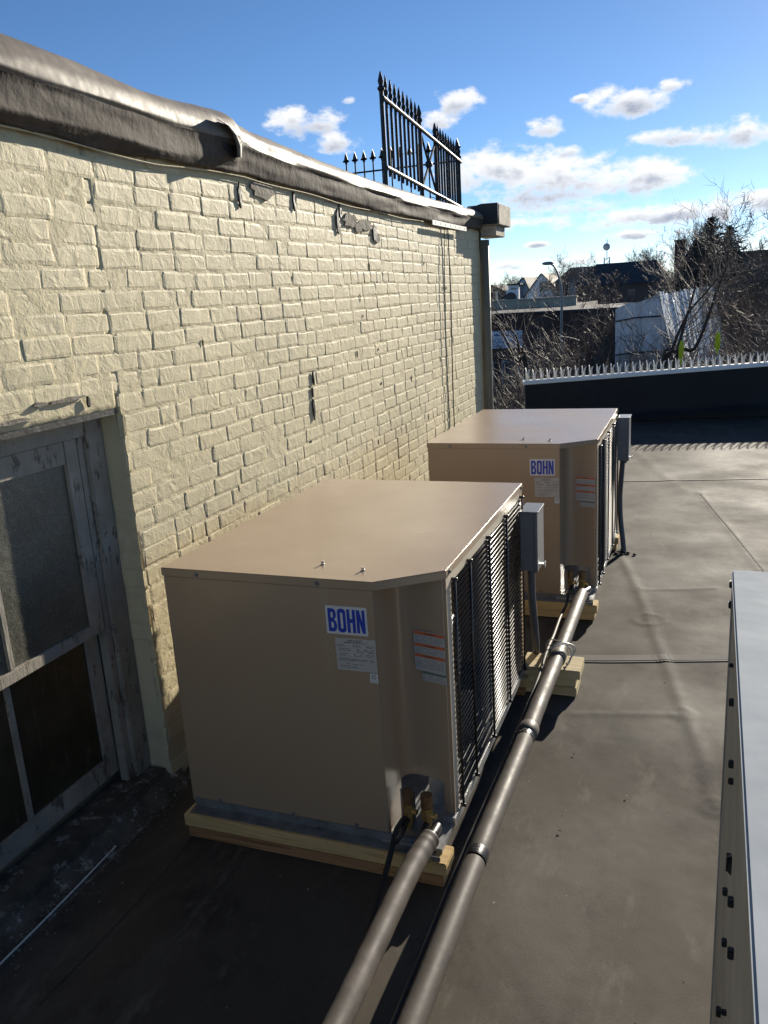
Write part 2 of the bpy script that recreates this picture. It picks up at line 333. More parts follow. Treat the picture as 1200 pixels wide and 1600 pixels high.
# ================================================================== SETTING
# ---- roof sheet with ridges, fastener plates and gentle ponding waves
def build_roof():
    nx, ny = 261, 521
    xs = np.concatenate([np.linspace(-.25, 2.6, 201), np.linspace(2.66, 9, 60)]); ys = np.concatenate([np.linspace(-3, 1.0, 30), np.linspace(1.02, 7.0, 400), np.linspace(7.05, 11.3, 91)])
    X, Y = np.meshgrid(xs, ys, indexing='ij')
    YM = 10.58+(X+.264)*.249; Y = np.where(Y > 7, 7+(Y-7)*(YM-7)/4.3, Y)
    Z = .009*vnoise(X*.9+3, Y*.7+9, 3)+.003*vnoise(X*2.7, Y*2.1, 5)+.0006*vnoise(X*7, Y*6, 6)
    def ridge(pts, h, wd):
        nonlocal Z
        P = bez(pts, 6)
        D = np.full(X.shape, 9.0)
        for a, b in zip(P, P[1:]):
            ax, ay, bx, by = a.x, a.y, b.x, b.y; L2 = (bx-ax)**2+(by-ay)**2
            t = np.clip(((X-ax)*(bx-ax)+(Y-ay)*(by-ay))/L2, 0, 1)
            D = np.minimum(D, np.hypot(X-ax-t*(bx-ax), Y-ay-t*(by-ay)))
        Z = Z+h*np.exp(-(D/wd)**2)
    rp = [on_roof(*q) for q in ((972, 872), (1000, 930), (1014, 968), (1038, 1030), (1062, 1095), (1072, 1118), (1098, 1185), (1112, 1240), (1120, 1262))]
    ridge(rp, .0045, .026)
    ridge([on_roof(1000, 921), on_roof(1060, 921), on_roof(1118, 919)], .003, .02)
    ridge([on_roof(895, 1116), on_roof(980, 1116), on_roof(1062, 1118)], .003, .02)
    ridge([on_roof(1093, 770), on_roof(1140, 828), on_roof(1185, 890)], .003, .03)
    ridge([on_roof(985, 700), on_roof(1060, 760), on_roof(1093, 770)], .004, .06)
    for q, r, h in (((996, 921), .05, .0015), ((1014, 968), .10, .003), ((1066, 1116), .06, .002), ((1118, 1262), .06, .0025)):
        c = on_roof(*q); D = np.hypot(X-c.x, Y-c.y)
        Z = Z+h*np.exp(-((D-r*.75)/(r*.22))**2)+h*.5*np.exp(-(D/(r*.5))**2)
    me = grid_mesh('roof', np.stack([X, Y, Z], -1).reshape(-1, 3), nx, ny)
    o = link('roof', me, m('membrane'), kind='structure')
    def strip(name, pts, wd, hz, mat):
        P = bez(pts, 40); bm = bmesh.new(); prev = None
        for i, q in enumerate(P):
            t = (P[min(i+1, len(P)-1)]-P[max(i-1, 0)]).normalized(); s_ = Vector((t.y, -t.x, 0))*wd/2
            zz = hz+float(Z[np.unravel_index(np.argmin((X-q.x)**2+(Y-q.y)**2), X.shape)])
            a = bm.verts.new((q.x-s_.x, q.y-s_.y, zz)); b = bm.verts.new((q.x+s_.x, q.y+s_.y, zz))
            c_ = bm.verts.new((q.x+s_.x, q.y+s_.y, zz-.02)); d_ = bm.verts.new((q.x-s_.x, q.y-s_.y, zz-.02))
            ring = (a, b, c_, d_)
            if prev:
                for k in range(4): bm.faces.new((prev[k], prev[(k+1) % 4], ring[(k+1) % 4], ring[k]))
            prev = ring
        return bm_obj(name, bm, mat, o)
    strip('lap_seam', [on_roof(890, 1034), on_roof(960, 1035), on_roof(1060, 1034), on_roof(1143, 1033)], .007, .0035, m('seam_caulk'))
    strip('lap_band', [on_roof(890, 1028), on_roof(1000, 1028), on_roof(1143, 1027)], .06, .0022, m('seam_light'))
    strip('lap_seam', [on_roof(960, 753), on_roof(1060, 751), on_roof(1200, 748), on_roof(1330, 744)], .016, .004, m('seam_caulk'))
    strip('lap_seam', [on_roof(1095, 772), on_roof(1140, 826), on_roof(1190, 888), on_roof(1260, 975)], .012, .0025, m('seam_light'))
    strip('lap_seam', [on_roof(60, 1570), on_roof(150, 1478), on_roof(240, 1380), on_roof(300, 1312)], .006, .0015, m('seam_caulk'))
    return o
roof = build_roof()
GZ = -4.6
bm = bmesh.new(); box(bm, -700, 700, -300, 900, GZ-.5, GZ); bm_obj('ground', bm, m('soil'), kind='structure')
bm = bmesh.new(); box(bm, -80, 80, 36.5, 43.5, GZ, GZ+.008); bm_obj('road', bm, m('asphalt'), kind='structure')
bm = bmesh.new(); box(bm, -80, 80, 43.5, 45.6, GZ, GZ+.13); bm_obj('pavement', bm, m('stone_trim'), kind='structure')
bm = bmesh.new(); box(bm, -9, -.36, -3, 6.9, 2.0, 2.28); bm_obj('neighbour_roof', bm, m('neighbour_roofing'), kind='structure')

# ================================================================== PAINTED BRICK WALL
W_END = 7.2; OP0, OP1, OPZ = 1.18, 2.235, 1.405     # window opening (y0, y1, head height)
CAPZ = 2.235
wall = thing('brick_wall', 'long cream painted brick wall with a window and a black rubber cap', 'wall')
rnd = random.Random(5)
def bulge(y, z):
    y = np.asarray(y, float); z = np.asarray(z, float); return .008*vnoise(y*1.3+40, z*1.1+7, 51)+.0015*vnoise(y*3.1+11, z*2.7+3, 52)
def build_bricks():
    LEN, HGT, J = .198, .063, .005
    def brick_mesh(i, L, H):
        r = random.Random(100+i)
        us = (-.5, -.5+r.uniform(.006, .011)/L, r.uniform(-.15, .15), .5-r.uniform(.006, .011)/L, .5); vs = (-.5, -.5+r.uniform(.006, .010)/H, .5-r.uniform(.006, .010)/H, .5)
        V = []; F = []
        tx, ty = r.uniform(-.0006, .0006), r.uniform(-.0003, .0003)
        for a, u in enumerate(us):
            for b, v in enumerate(vs):
                edge = (a in (0, 4)) + (b in (0, 3))
                d = (.0018 + r.uniform(-.0002, .0002) if edge == 0 else .0003 + r.uniform(-.0006, .0006) if edge == 1 else -.0004) + tx*u*2 + ty*v*2
                cy = -.004*(1 if u > 0 else -1) if edge == 2 else 0; cz = -.004*(1 if v > 0 else -1) if edge == 2 else 0
                V.append((d, u*L+cy+r.uniform(-.004, .004), v*H+cz+r.uniform(-.003, .003)))
        for a in range(4):
            for b in range(3): k = a*4+b; F.append((k, k+4, k+5, k+1))
        ring = [(a, 0) for a in range(5)]+[(4, b) for b in range(1, 4)]+[(a, 3) for a in range(3, -1, -1)]+[(0, b) for b in range(2, 0, -1)]
        ids = [a*4+b for a, b in ring]; base = len(V)
        for k in ids: V.append((-.016, V[k][1], V[k][2]))
        n = len(ids)
        for k in range(n): F.append((ids[k], base+k, base+(k+1) % n, ids[(k+1) % n]))
        me = bpy.data.meshes.new('brick'); me.from_pydata(V, [], F)
        me.materials.append(m('cream_paint')); return me
    stretch = [brick_mesh(i, LEN, HGT) for i in range(12)]; head = [brick_mesh(50+i, .095, HGT) for i in range(6)]
    P = []
    pitch = HGT+J
    for k in range(33):
        zc = .02+pitch*(k+.5)
        y = -1.5 - (k % 2)*.10 + rnd.uniform(-.015, .015)
        while y < W_END-.03:
            hd = rnd.random() < .07 or (k % 7 == 5 and rnd.random() < .35)
            L = .095 if hd else LEN
            y0, y1 = y, y+L; y = y1+J+rnd.uniform(-.002, .003)
            y1 = min(y1, W_END)
            if zc-HGT/2 < OPZ-.02:
                if y1 > OP0+.01 and y0 < OP1-.005:
                    if y1 > OP1+.02: y0 = OP1+.001
                    elif y0 < OP0-.045: y1 = OP0-.004
                    else: continue
            if y1-y0 < .018 or y1 < -1.2: continue
            yc = (y0+y1)/2
            zz = zc+.006*math.sin(yc*1.7+k*.23)+.0035*math.sin(yc*5.1+k*1.3)+rnd.uniform(-.0026, .0026)
            if zz+HGT/2 > CAPZ+.02: continue
            P.append((yc, zz, y1-y0, hd, rnd.randrange(12), rnd.gauss(0, .0007)-(.0014 if rnd.random() < .14 else 0)+bulge(yc, zz), rnd.uniform(-.02, .02), rnd.choice((0, 1))))
    # the 300 that show largest
    uA = [to_px(q) for q in ((.248, 2.024, .937), (.248, 3.28, .937))]
    def vis(yc, zz):
        if yc < .8: return 0
        px, py = to_px((0, yc, zz))
        if not (-20 < px < 1200 and -20 < py < 1600): return 0
        if px > 254 and py > uA[0][1]+(px-uA[0][0])*(uA[1][1]-uA[0][1])/(uA[1][0]-uA[0][0]) - 4: return 0
        a = to_px((0, yc-.1, zz-.03)); b = to_px((0, yc+.1, zz-.03)); c = to_px((0, yc-.1, zz+.03))
        return abs((b[0]-a[0])*(c[1]-a[1])-(b[1]-a[1])*(c[0]-a[0]))
    order = sorted(range(len(P)), key=lambda i: -vis(P[i][0], P[i][1])*(P[i][2]/.19))
    keep = set(order[:300])
    SV, SF = [], []
    for i, (yc, zz, L, hd, var, dx, rx, fl) in enumerate(P):
        me = head[var % 6] if hd else stretch[var]
        sy = L/(.095 if hd else LEN)
        if i in keep:
            o = link('brick', me, None, wall); o.location = (dx, yc, zz); o.scale = (1, sy, 1); o.rotation_euler = (math.pi if False else rx, 0, 0)
        else:
            b = len(SV)
            for v in me.vertices: SV.append((v.co.x+dx, yc+v.co.y*sy-v.co.z*math.sin(rx), zz+v.co.z+v.co.y*sy*math.sin(rx)))
            for f in me.polygons: SF.append([b+j for j in f.vertices])
    me = bpy.data.meshes.new('brick_field'); me.from_pydata(SV, [], SF)
    link('brick_field', me, m('cream_paint'), wall, 'stuff')
build_bricks()
def build_wall_body():
    # joint surface: dense rough sheets round the opening, painted with the bricks
    def sheet(y0, y1, z0, z1, st=.012):
        ny, nz = int((y1-y0)/st)+2, int((z1-z0)/st)+2
        Y, Z = np.meshgrid(np.linspace(y0, y1, ny), np.linspace(z0, z1, nz), indexing='ij')
        X = -.0003+.0022*vnoise(Y*26, Z*26, 8)+.0018*vnoise(Y*4, Z*5, 9)+.002*vnoise(Y*60, Z*60, 12)+.0006*np.clip((3.0-Y)/1.2, -1.5, 1)
        X = np.minimum(X, .0017)+bulge(Y, Z)
        X[0, :] = X[-1, :] = -.012; X[:, 0] = X[:, -1] = -.012
        link('mortar', grid_mesh('mortar', np.stack([X, Y, Z], -1).reshape(-1, 3), ny, nz), m('joint_paint'), wall)
    sheet(OP1, W_END, -.02, CAPZ+.03); sheet(-1.3, OP1, OPZ, CAPZ+.03); sheet(-1.3, OP0, -.02, OPZ)
    bm = bmesh.new()
    box(bm, -.38, -.0165, OP1+.002, W_END, -4.6, CAPZ); box(bm, -.38, -.0165, -1.3, OP1, OPZ+.012, CAPZ); box(bm, -.38, -.0165, -1.3, OP0-.002, -.1, OPZ+.01)
    box(bm, -.38, -.19, OP0, OP1, -.1, OPZ+.01)
    bm_obj('wall_core', bm, m('cream_paint'), wall)
    # return face of the wall end and window jamb as stepped painted brick ends
    def jamb(name, y, x0, x1, z0, z1, sgn):
        nx, nz = 14, 200
        X, Z = np.meshgrid(np.linspace(x0, x1, nx), np.linspace(z0, z1, nz), indexing='ij')
        ph = ((Z-.02) % .068)/.068; gro = np.exp(-((ph-.0)/.07)**2)+np.exp(-((ph-1)/.07)**2)
        crs = np.floor((Z-.02)/.068); wob = np.sin(crs*12.9898)*.0035
        Y = y+sgn*(wob+.006*vnoise(X*30+5, Z*22, 4)+.004*gro)
        link(name, grid_mesh(name, np.stack([X, Y, Z], -1).reshape(-1, 3), nx, nz), m('cream_paint'), wall)
    jamb('jamb', OP1+.001, -.19, .004, -.02, OPZ+.01, 1); jamb('jamb', OP0, -.19, .004, -.02, OPZ+.01, -1)
    jamb('end_face', W_END+.006, -.38, .004, -.5, CAPZ, 1)
    # steel lintel edge and spalled strip above the window
    box_obj('lintel', (-.17, -.002, OP0-.06, OP1-.012, OPZ-.014, OPZ+.004), m('tar'), wall)
    # peeling paint: thin shells with ragged outline standing proud of the wall, and bare patches
    def patch(name, cy, cz, w, h, mat, th, seed, x=.0105):
        r = random.Random(seed); bm = bmesh.new(); n = 18; top = []; bot = []
        for k in range(n):
            a = 2*math.pi*k/n; q = 1+r.uniform(-.28, .22)
            yy, zz = cy+w*.5*q*math.cos(a), cz+h*.5*q*math.sin(a)
            bot.append(bm.verts.new((x-.006, yy, zz))); top.append(bm.verts.new((x+th+r.uniform(-.001, .0012), yy, zz)))
        bm.faces.new(top)
        for k in range(n): bm.faces.new((bot[k], bot[(k+1) % n], top[(k+1) % n], top[k]))
        return bm_obj(name, bm, mat, wall)
    for i, (px, py, w, h) in enumerate(((412, 297, .20, .075), (548, 345, .20, .075), (572, 352, .20, .06), (590, 372, .09, .05), (560, 355, .1, .05))):
        d = FWD+RGT*((px-600)/FPX)+UPV*((800-py)/FPX); q = CAM+d*((.01-CAM.x)/d.x)
        patch('bare_patch', q.y, q.z, w, h, m('bare_render'), .0008, i)
    hr = random.Random(91)
    for i in range(34):
        k = hr.randrange(6, 31); zz = .02+.068*k+hr.choice((0, .034))
        patch('joint_hole', hr.uniform(2.7, 6.9), zz, hr.uniform(.006, .014), hr.uniform(.008, .045), m('bare_render' if i % 2 else 'tar'), -.0075, 200+i)
    for i, (px, py, w, h) in enumerate(((375, 305, .02, .09), (460, 315, .022, .08), (528, 345, .03, .12), (586, 365, .06, .10), (532, 330, .03, .07), (490, 590, .014, .07), (491, 640, .016, .11), (489, 612, .010, .05), (104, 625, .17, .012), (64, 632, .06, .014), (139, 628, .012, .035), (20, 660, .16, .012))):
        d = FWD+RGT*((px-600)/FPX)+UPV*((800-py)/FPX); q = CAM+d*((.01-CAM.x)/d.x)
        patch('paint_chip', q.y, q.z, w, h, m('tar' if i not in (8, 9, 11) else 'bare_render'), .0016, 40+i)
build_wall_body()
# ---- rubber cap over the wall head
def build_cap():
    ny = 420; y = np.linspace(-1.4, 7.20, ny)
    prof = [(.014, 0.0), (.030, .010), (.036, .05), (.040, .095), (.046, .118), (.050, .135), (.040, .175), (.012, .212), (-.04, .236), (-.12, .248), (-.22, .250), (-.32, .24), (-.40, .20), (-.41, .05)]
    ns = len(prof)
    # refine profile
    P = bez([(a, b, 0) for a, b in prof], 4); ns = len(P)
    s_split = [i for i, q in enumerate(P) if q.y <= .122 and q.x > 0][-1]
    X = np.zeros((ny, ns)); Z = np.zeros((ny, ns)); Yg = np.repeat(y[:, None], ns, 1)
    for j, q in enumerate(P):
        sag = np.interp(y, [-1.4, 1.9, 2.6, 3.2, 3.6, 4.6, 5.6, 6.9], [.03, .012, .0, .022, .010, -.012, -.014, .004])
        hgt = np.interp(y, [-1.4, 1.9, 2.6, 3.1, 3.3, 4.0, 5.0, 6.9], [1.10, 1.06, 1.0, .94, .84, .80, .76, .70])
        X[:, j] = q.x + .012*vnoise(y*2.3, np.full(ny, j*.2), 21)+.004*vnoise(y*7, np.full(ny, j*.3), 22)
        if q.x > -.2 and q.y > .02: X[:, j] += .018*np.exp(-((y-2.2)/.5)**2)
        edge = (.012*vnoise(y*8, np.zeros(ny), 25)+.010*vnoise(y*23, np.zeros(ny), 26)) if j < 3 else 0
        Z[:, j] = CAPZ-.022+sag+q.y*hgt+edge+.007*vnoise(y*2.3+j*.1, np.full(ny, j*.3), 23)+.003*vnoise(y*12, np.full(ny, j*.8), 24)
        # lap step at y~3.13: the far sheet tucks under the near one
        stp = .5+.5*np.tanh((3.13-y+.10*(q.y-.1))/.010)
        if q.x > -.3: X[:, j] += .014*stp*(1 if q.y > .03 else .3)*np.exp(-((y-3.13)/.3)**2)*(y < 3.25); Z[:, j] += .010*stp*np.exp(-((y-3.13)/.3)**2)*(q.y > .12)
    def part(name, a, b, mat):
        V = np.stack([X[:, a:b], Yg[:, a:b], Z[:, a:b]], -1).reshape(-1, 3)
        return link(name, grid_mesh(name, V, ny, b-a), mat, wall)
    part('cap_band', 0, s_split+1, m('cap_band')); cp = part('wall_cap', s_split, ns, m('cap_rubber'))
    # open fold in the rubber at the lap
    bm = bmesh.new()
    A = [on_wall(q, .062) for q in ((333, 183), (350, 190), (362, 206), (369, 226), (371, 247))]
    B = [on_wall(q, .090) for q in ((338, 186), (354, 195), (365, 210), (371, 228), (372, 246))]
    C = [on_wall(q, .058) for q in ((348, 188), (362, 197), (372, 211), (378, 228), (378, 246))]
    va = [bm.verts.new(q) for q in A]; vb = [bm.verts.new(q) for q in B]; vc = [bm.verts.new(q) for q in C]
    for k in range(4):
        bm.faces.new((va[k], vb[k], vb[k+1], va[k+1])); bm.faces.new((vb[k], vc[k], vc[k+1], vb[k+1]))
    bm_obj('cap_fold', bm, m('cap_rubber'), cp, smooth=True)
    bm = bmesh.new()
    D = [on_wall(q, .0585) for q in ((340, 196), (348, 204), (360, 214), (368, 226), (371, 246), (362, 246), (352, 232), (343, 214))]
    f = bm.faces.new([bm.verts.new(q) for q in D]); r_ = bmesh.ops.extrude_face_region(bm, geom=[f])
    for v in r_['geom']:
        if isinstance(v, bmesh.types.BMVert): v.co.x -= .02
    bm_obj('fold_pocket', bm, m('tar'), cp)
    # cord along the lower edge of the rubber
    bm = bmesh.new()
    yy = np.linspace(-1.2, 5.6, 120); s2 = np.interp(yy, [-1.4, 1.9, 2.6, 3.2, 3.6, 4.6, 5.6, 6.9], [.03, .012, .0, .022, .010, -.012, -.014, .004])
    tube(bm, [(.020, a, CAPZ-.030+b+.004*math.sin(a*7)) for a, b in zip(yy, s2)], .0025, 5)
    bm_obj('edge_cord', bm, m('joint_paint'), wall, smooth=True)
def on_wall(q, x):
    d = FWD+RGT*((q[0]-600)/FPX)+UPV*((800-q[1])/FPX); return CAM+d*((x-CAM.x)/d.x)
build_cap()
# ---- sash window (part of the wall)
def build_window():
    xf = -.082                                       # face of the casing
    bm = bmesh.new()
    box(bm, xf-.06, xf, 2.15, 2.234, .02, OPZ-.016); box(bm, xf-.06, xf, OP0+.001, OP0+.085, .02, OPZ-.016); box(bm, xf-.06, xf-.001, OP0+.085, 2.15, OPZ-.075, OPZ-.016)
    win = bm_obj('window', bm, m('window_paint'), wall, bevel=.004)
    # inner bead
    bm = bmesh.new(); box(bm, xf-.05, xf-.014, 2.118, 2.15, .03, OPZ-.076); box(bm, xf-.05, xf-.014, OP0+.085, OP0+.117, .03, OPZ-.076)
    bm_obj('bead', bm, m('window_paint'), win, bevel=.003)
    ya, yb = OP0+.117, 2.118
    def sash(name, x, z0, z1, tb, bb, mullion, glass):
        bm = bmesh.new()
        box(bm, x-.035, x, ya+.001, ya+.06, z0, z1); box(bm, x-.035, x, yb-.06, yb-.001, z0, z1)
        box(bm, x-.034, x-.001, ya+.06, yb-.06, z1-tb, z1); box(bm, x-.034, x-.001, ya+.06, yb-.06, z0, z0+bb)
        s_ = bm_obj(name, bm, m('window_paint'), win, bevel=.003)
        ym = (ya+yb)/2
        box_obj('muntin', (x-.03, x-.003, ym-.011, ym+.011, z0+bb, z1-tb), m('window_paint'), win, .003)
        for a, b in ((ya+.06, ym-.011), (ym+.011, yb-.06)):
            box_obj('pane', (x-.018, x-.012, a, b, z0+bb, z1-tb), m(glass), win)
    sash('upper_sash', xf-.012, .655, OPZ-.076, .075, .04, True, 'dirty_glass')
    sash('lower_sash', xf-.050, .10, .685, .04, .075, True, 'dark_glass')
    box_obj('sill', (-.16, -.012, OP0+.004, OP1-.004, -.01, .062), m('sill_paint'), win, .006)
    # rough ledge of old roofing at the foot of the window
    ny, nx = 140, 16
    Y, X = np.meshgrid(np.linspace(OP0-.2, OP1+.06, ny), np.linspace(-.012, .075, nx), indexing='ij')
    Z = .034*(1-(X+.012)/.087)**1.4+.012*vnoise(X*40, Y*22, 2)+.004
    Z[:, -1] = -.012
    link('base_flashing', grid_mesh('base_flashing', np.stack([X, Y, Z], -1).reshape(-1, 3), ny, nx), m('sill_paint'), win)
build_window()
# ---- fittings on the wall end
t = thing('cornice_block', 'tar blackened stone cornice block overhanging the far end of the brick wall', 'cornice', (0, 7.215, 0))
box_obj('upper_block', (-.10, .178, .012, .48, 2.254, 2.424), m('stone_trim'), t, .006)
box_obj('lower_block', (-.04, .140, .05, .40, 2.168, 2.252), m('stone_trim'), t, .005)
bm = bmesh.new(); prism(bm, [(-.07, 2.225), (-.045, 2.262), (.170, 2.262), (.174, 2.33), (.173, 2.428), (.03, 2.431), (-.06, 2.41), (-.09, 2.33)], 0, .020)
bmesh.ops.rotate(bm, verts=bm.verts, cent=(0, 0, 0), matrix=Matrix.Rotation(R(90), 3, 'X')); bmesh.ops.translate(bm, verts=bm.verts, vec=(0, .010, 0))
bm_obj('tar_flashing', bm, m('tar'), t)
box_obj('bracket', (-.04, .012, .0, .03, 2.07, 2.22), m('tar'), t, .004)
t = thing('downspout', 'tall tan downspout running down the far corner of the brick wall', 'downspout', (.028, 7.262, 0))
bm = bmesh.new(); tube(bm, [(0, 0, z) for z in (-4.5, -2, 0, 1.2, 2.14)], .050, 16); bm_obj('pipe', bm, m('downspout_paint'), t, smooth=True)
for z in (.35, 1.55): 
    bm = bmesh.new(); tube(bm, [(0, 0, z), (0, 0, z+.025)], .0525, 16); bm_obj('strap', bm, m('downspout_paint'), t, smooth=False)
for k, (a, b, xo) in enumerate((((697, 312), (711, 662), .022), ((692, 316), (702, 662), .018))):
    A = on_wall(a, xo); B = on_wall(b, xo)
    pts = [A+Vector((-.10, 0, .05)), A+Vector((0, 0, .01))]+[A.lerp(B, s)+Vector((0, .022*math.sin(s*5+k*2), 0)) for s in np.linspace(.05, .95, 12)]+[Vector((xo, B.y, .02))]
    tag(tube_obj('hanging_cable', pts, .0045 if k == 0 else .003, m('cable_black'), n=6), ('thicker' if k == 0 else 'thinner') + ' dark cable hanging down the brick wall by the downspout', 'cable', 'cables hanging on the wall')
t = thing('perforated_strip', 'small white perforated metal strip under the far end of the wall cap', 'strip')
A = on_wall((676, 347), .05); B = on_wall((729, 362), .05)
bm = bmesh.new(); box(bm, .044, .050, A.y, B.y, A.z-.016, A.z+.016); bm_obj('plate', bm, m('white_metal'), t)
for k in range(7):
    yy = A.y+(B.y-A.y)*(k+.5)/7; bm = bmesh.new(); tube(bm, [(.0495, yy, A.z), (.0512, yy, A.z)], .006, 8); bm_obj('hole', bm, m('tar'), t)

# ---- iron fences on the neighbouring roof
def spear(bm, x, y, z0, z1, r):
    tube(bm, [(x, y, z0), (x, y, z1-.16)], r, 6)
    tube(bm, [(x, y, z1-.18), (x, y, z1-.16), (x, y, z1-.15), (x, y, z1-.13), (x, y, z1-.09), (x, y, z1)], [r*1.0, r*1.7, r*1.7, r*.9, r*1.35, r*.25], 6)
fp = thing('iron_fence_panel', 'tall black iron fence panel with crossed braces between two sets of pickets', 'fence', (-1.2, 0, 0))
def zt(px, py):
    d = FWD+RGT*((px-600)/FPX)+UPV*((800-py)/FPX); q = CAM+d*((-1.2-CAM.x)/d.x); return q.y, q.z
UR = [zt(600, 157), zt(713, 250)]; LR = [zt(607, 265), zt(702, 316)]
lin = lambda P, y: P[0][1]+(P[1][1]-P[0][1])*(y-P[0][0])/(P[1][0]-P[0][0])
y_a, y_b, y_c, y_d = 8.28, 9.47, 10.05, 11.08
for k in range(10):
    for (ya, yb, ta, tb) in ((y_a, y_b, 3.845, 3.75), (y_c, y_d, 3.66, 3.565)):
        f_ = k/9; yy = ya+(yb-ya)*f_
        bm = bmesh.new(); spear(bm, 0, yy, 2.30 if k in (0, 9) else lin(LR, yy)-.06, ta+(tb-ta)*f_, .024 if k in (0, 9) else .016); bm_obj('picket', bm, m('iron_black'), fp)
for P, r in ((UR, .020), (LR, .020)):
    bm = bmesh.new(); tube(bm, [(.022, y_a-.02, lin(P, y_a-.02)), (.022, y_d+.02, lin(P, y_d+.02))], r, 8); bm_obj('rail', bm, m('iron_black'), fp)
for a, b in (((y_b, lin(UR, y_b)), (y_c, lin(LR, y_c))), ((y_b, lin(LR, y_b)), (y_c, lin(UR, y_c)))):
    bm = bmesh.new(); tube(bm, [(.0, *a), (.0, *b)], .014, 6); bm_obj('brace', bm, m('iron_black'), fp)
ym, zm = (y_b+y_c)/2, (lin(UR, (y_b+y_c)/2)+lin(LR, (y_b+y_c)/2))/2
bm = bmesh.new(); bmesh.ops.create_uvsphere(bm, u_segments=10, v_segments=6, radius=.045, matrix=Matrix.Translation((0, ym, zm))); bm_obj('boss', bm, m('iron_black'), fp, smooth=True)
YF = 12.6
sf = thing('spear_fence', 'low black iron fence with spearhead finials behind the tall fence panel', 'fence')
a0, a1 = at(540, 268, YF), at(722, 255, YF); zr = (a0.z+a1.z)/2; tipz = at(574, 234, YF).z
xx = a0.x+.02; k = 0
while xx < a1.x:
    bm = bmesh.new(); tube(bm, [(xx, YF, 2.1), (xx, YF, tipz-.17)], .013, 6)
    h = tipz
    prism(bm, [(xx-.008, h-.19), (xx+.008, h-.19), (xx+.02, h-.15), (xx+.055, h-.115), (xx+.05, h-.14), (xx+.03, h-.10), (xx+.024, h-.07), (xx, h), (xx-.024, h-.07), (xx-.03, h-.10), (xx-.05, h-.14), (xx-.055, h-.115), (xx-.02, h-.15)], 0, .012)
    vs = [v for v in bm.verts if v.index == -1 or True]
    for v in list(bm.verts)[-26:]:
        y_, z_ = v.co.z, v.co.y; v.co = (v.co.x, YF+y_-.006, z_)
    bm_obj('picket', bm, m('iron_black'), sf); xx += .148; k += 1
bm = bmesh.new(); tube(bm, [(a0.x, YF, zr), (a1.x, YF, zr)], .013, 6); bm_obj('rail', bm, m('iron_black'), sf)
bm = bmesh.new(); tube(bm, [(a0.x, YF, 2.32), (a1.x, YF, 2.32)], .013, 6); bm_obj('rail', bm, m('iron_black'), sf)
bm = bmesh.new(); prism(bm, [(-9, 6.902), (-.42, 6.902), (-1.5, 12.9), (-9, 13.6)], 2.0, 2.27); bm_obj('neighbour_roof', bm, m('neighbour_roofing'), kind='structure')

# ================================================================== CONDENSING UNITS
UW, UD, ZB, ZT, XB, CC = .882, 1.256, .108, .937, .708, .136
def curve_mesh(name, splines, mat, extr=.0004):
    cu = bpy.data.curves.new(name, 'CURVE'); cu.dimensions = '2D'; cu.fill_mode = 'BOTH'; cu.extrude = extr
    for pts in splines:
        s = cu.splines.new('POLY'); s.points.add(len(pts)-1); s.use_cyclic_u = True
        for q, (x, y) in zip(s.points, pts): q.co = (x, y, 0, 1)
    o = bpy.data.objects.new('tmp', cu); me = bpy.data.meshes.new_from_object(o); bpy.data.objects.remove(o); me.materials.clear(); me.materials.append(mat); return me
def text_mesh(body, size, mat, align='LEFT', extr=.0003):
    cu = bpy.data.curves.new('t', 'FONT'); cu.body = body; cu.size = size; cu.extrude = extr; cu.align_x = align; cu.resolution_u = 3
    o = bpy.data.objects.new('tmp', cu); me = bpy.data.meshes.new_from_object(o); bpy.data.objects.remove(o); me.materials.clear(); me.materials.append(mat); return me
def rrect(x0, x1, y0, y1, r, n=5):
    out = []
    for cx, cy, a in ((x1-r, y1-r, 0), (x0+r, y1-r, 90), (x0+r, y0+r, 180), (x1-r, y0+r, 270)):
        for k in range(n+1): out.append((cx+r*math.cos(R(a+90*k/n)), cy+r*math.sin(R(a+90*k/n))))
    return out
def logo_letters():
    w, h = .0262, .072; S = []
    def at_x(i): return .0085+i*.0300
    # B
    x = at_x(0); B = [(x, 0), (x+.017, 0)]
    for a in range(-90, 91, 18): B.append((x+.0155+.0115*math.cos(R(a)), .019+.019*math.sin(R(a))))
    for a in range(-90, 91, 18): B.append((x+.0145+.0115*math.cos(R(a)), .0545+.0175*math.sin(R(a))))
    B += [(x, h)]
    S.append([B, rrect(x+.0085, x+.0172, .011, .030, .004), rrect(x+.0085, x+.0165, .043, .061, .004)])
    x = at_x(1); S.append([rrect(x, x+w, -.001, h+.001, .0115), rrect(x+.009, x+w-.009, .011, h-.011, .004)])
    x = at_x(2); S.append([[(x, 0), (x+.0092, 0), (x+.0092, .031), (x+w-.0092, .031), (x+w-.0092, 0), (x+w, 0), (x+w, h), (x+w-.0092, h), (x+w-.0092, .043), (x+.0092, .043), (x+.0092, h), (x, h)]])
    x = at_x(3); S.append([[(x, 0), (x+.0086, 0), (x+.0086, .038), (x+w-.0095, 0), (x+w, 0), (x+w, h), (x+w-.0086, h), (x+w-.0086, .034), (x+.0095, h), (x, h)]])
    return S
STAND = Matrix.Rotation(R(90), 4, 'X')                # x right, y up text -> stands facing -Y
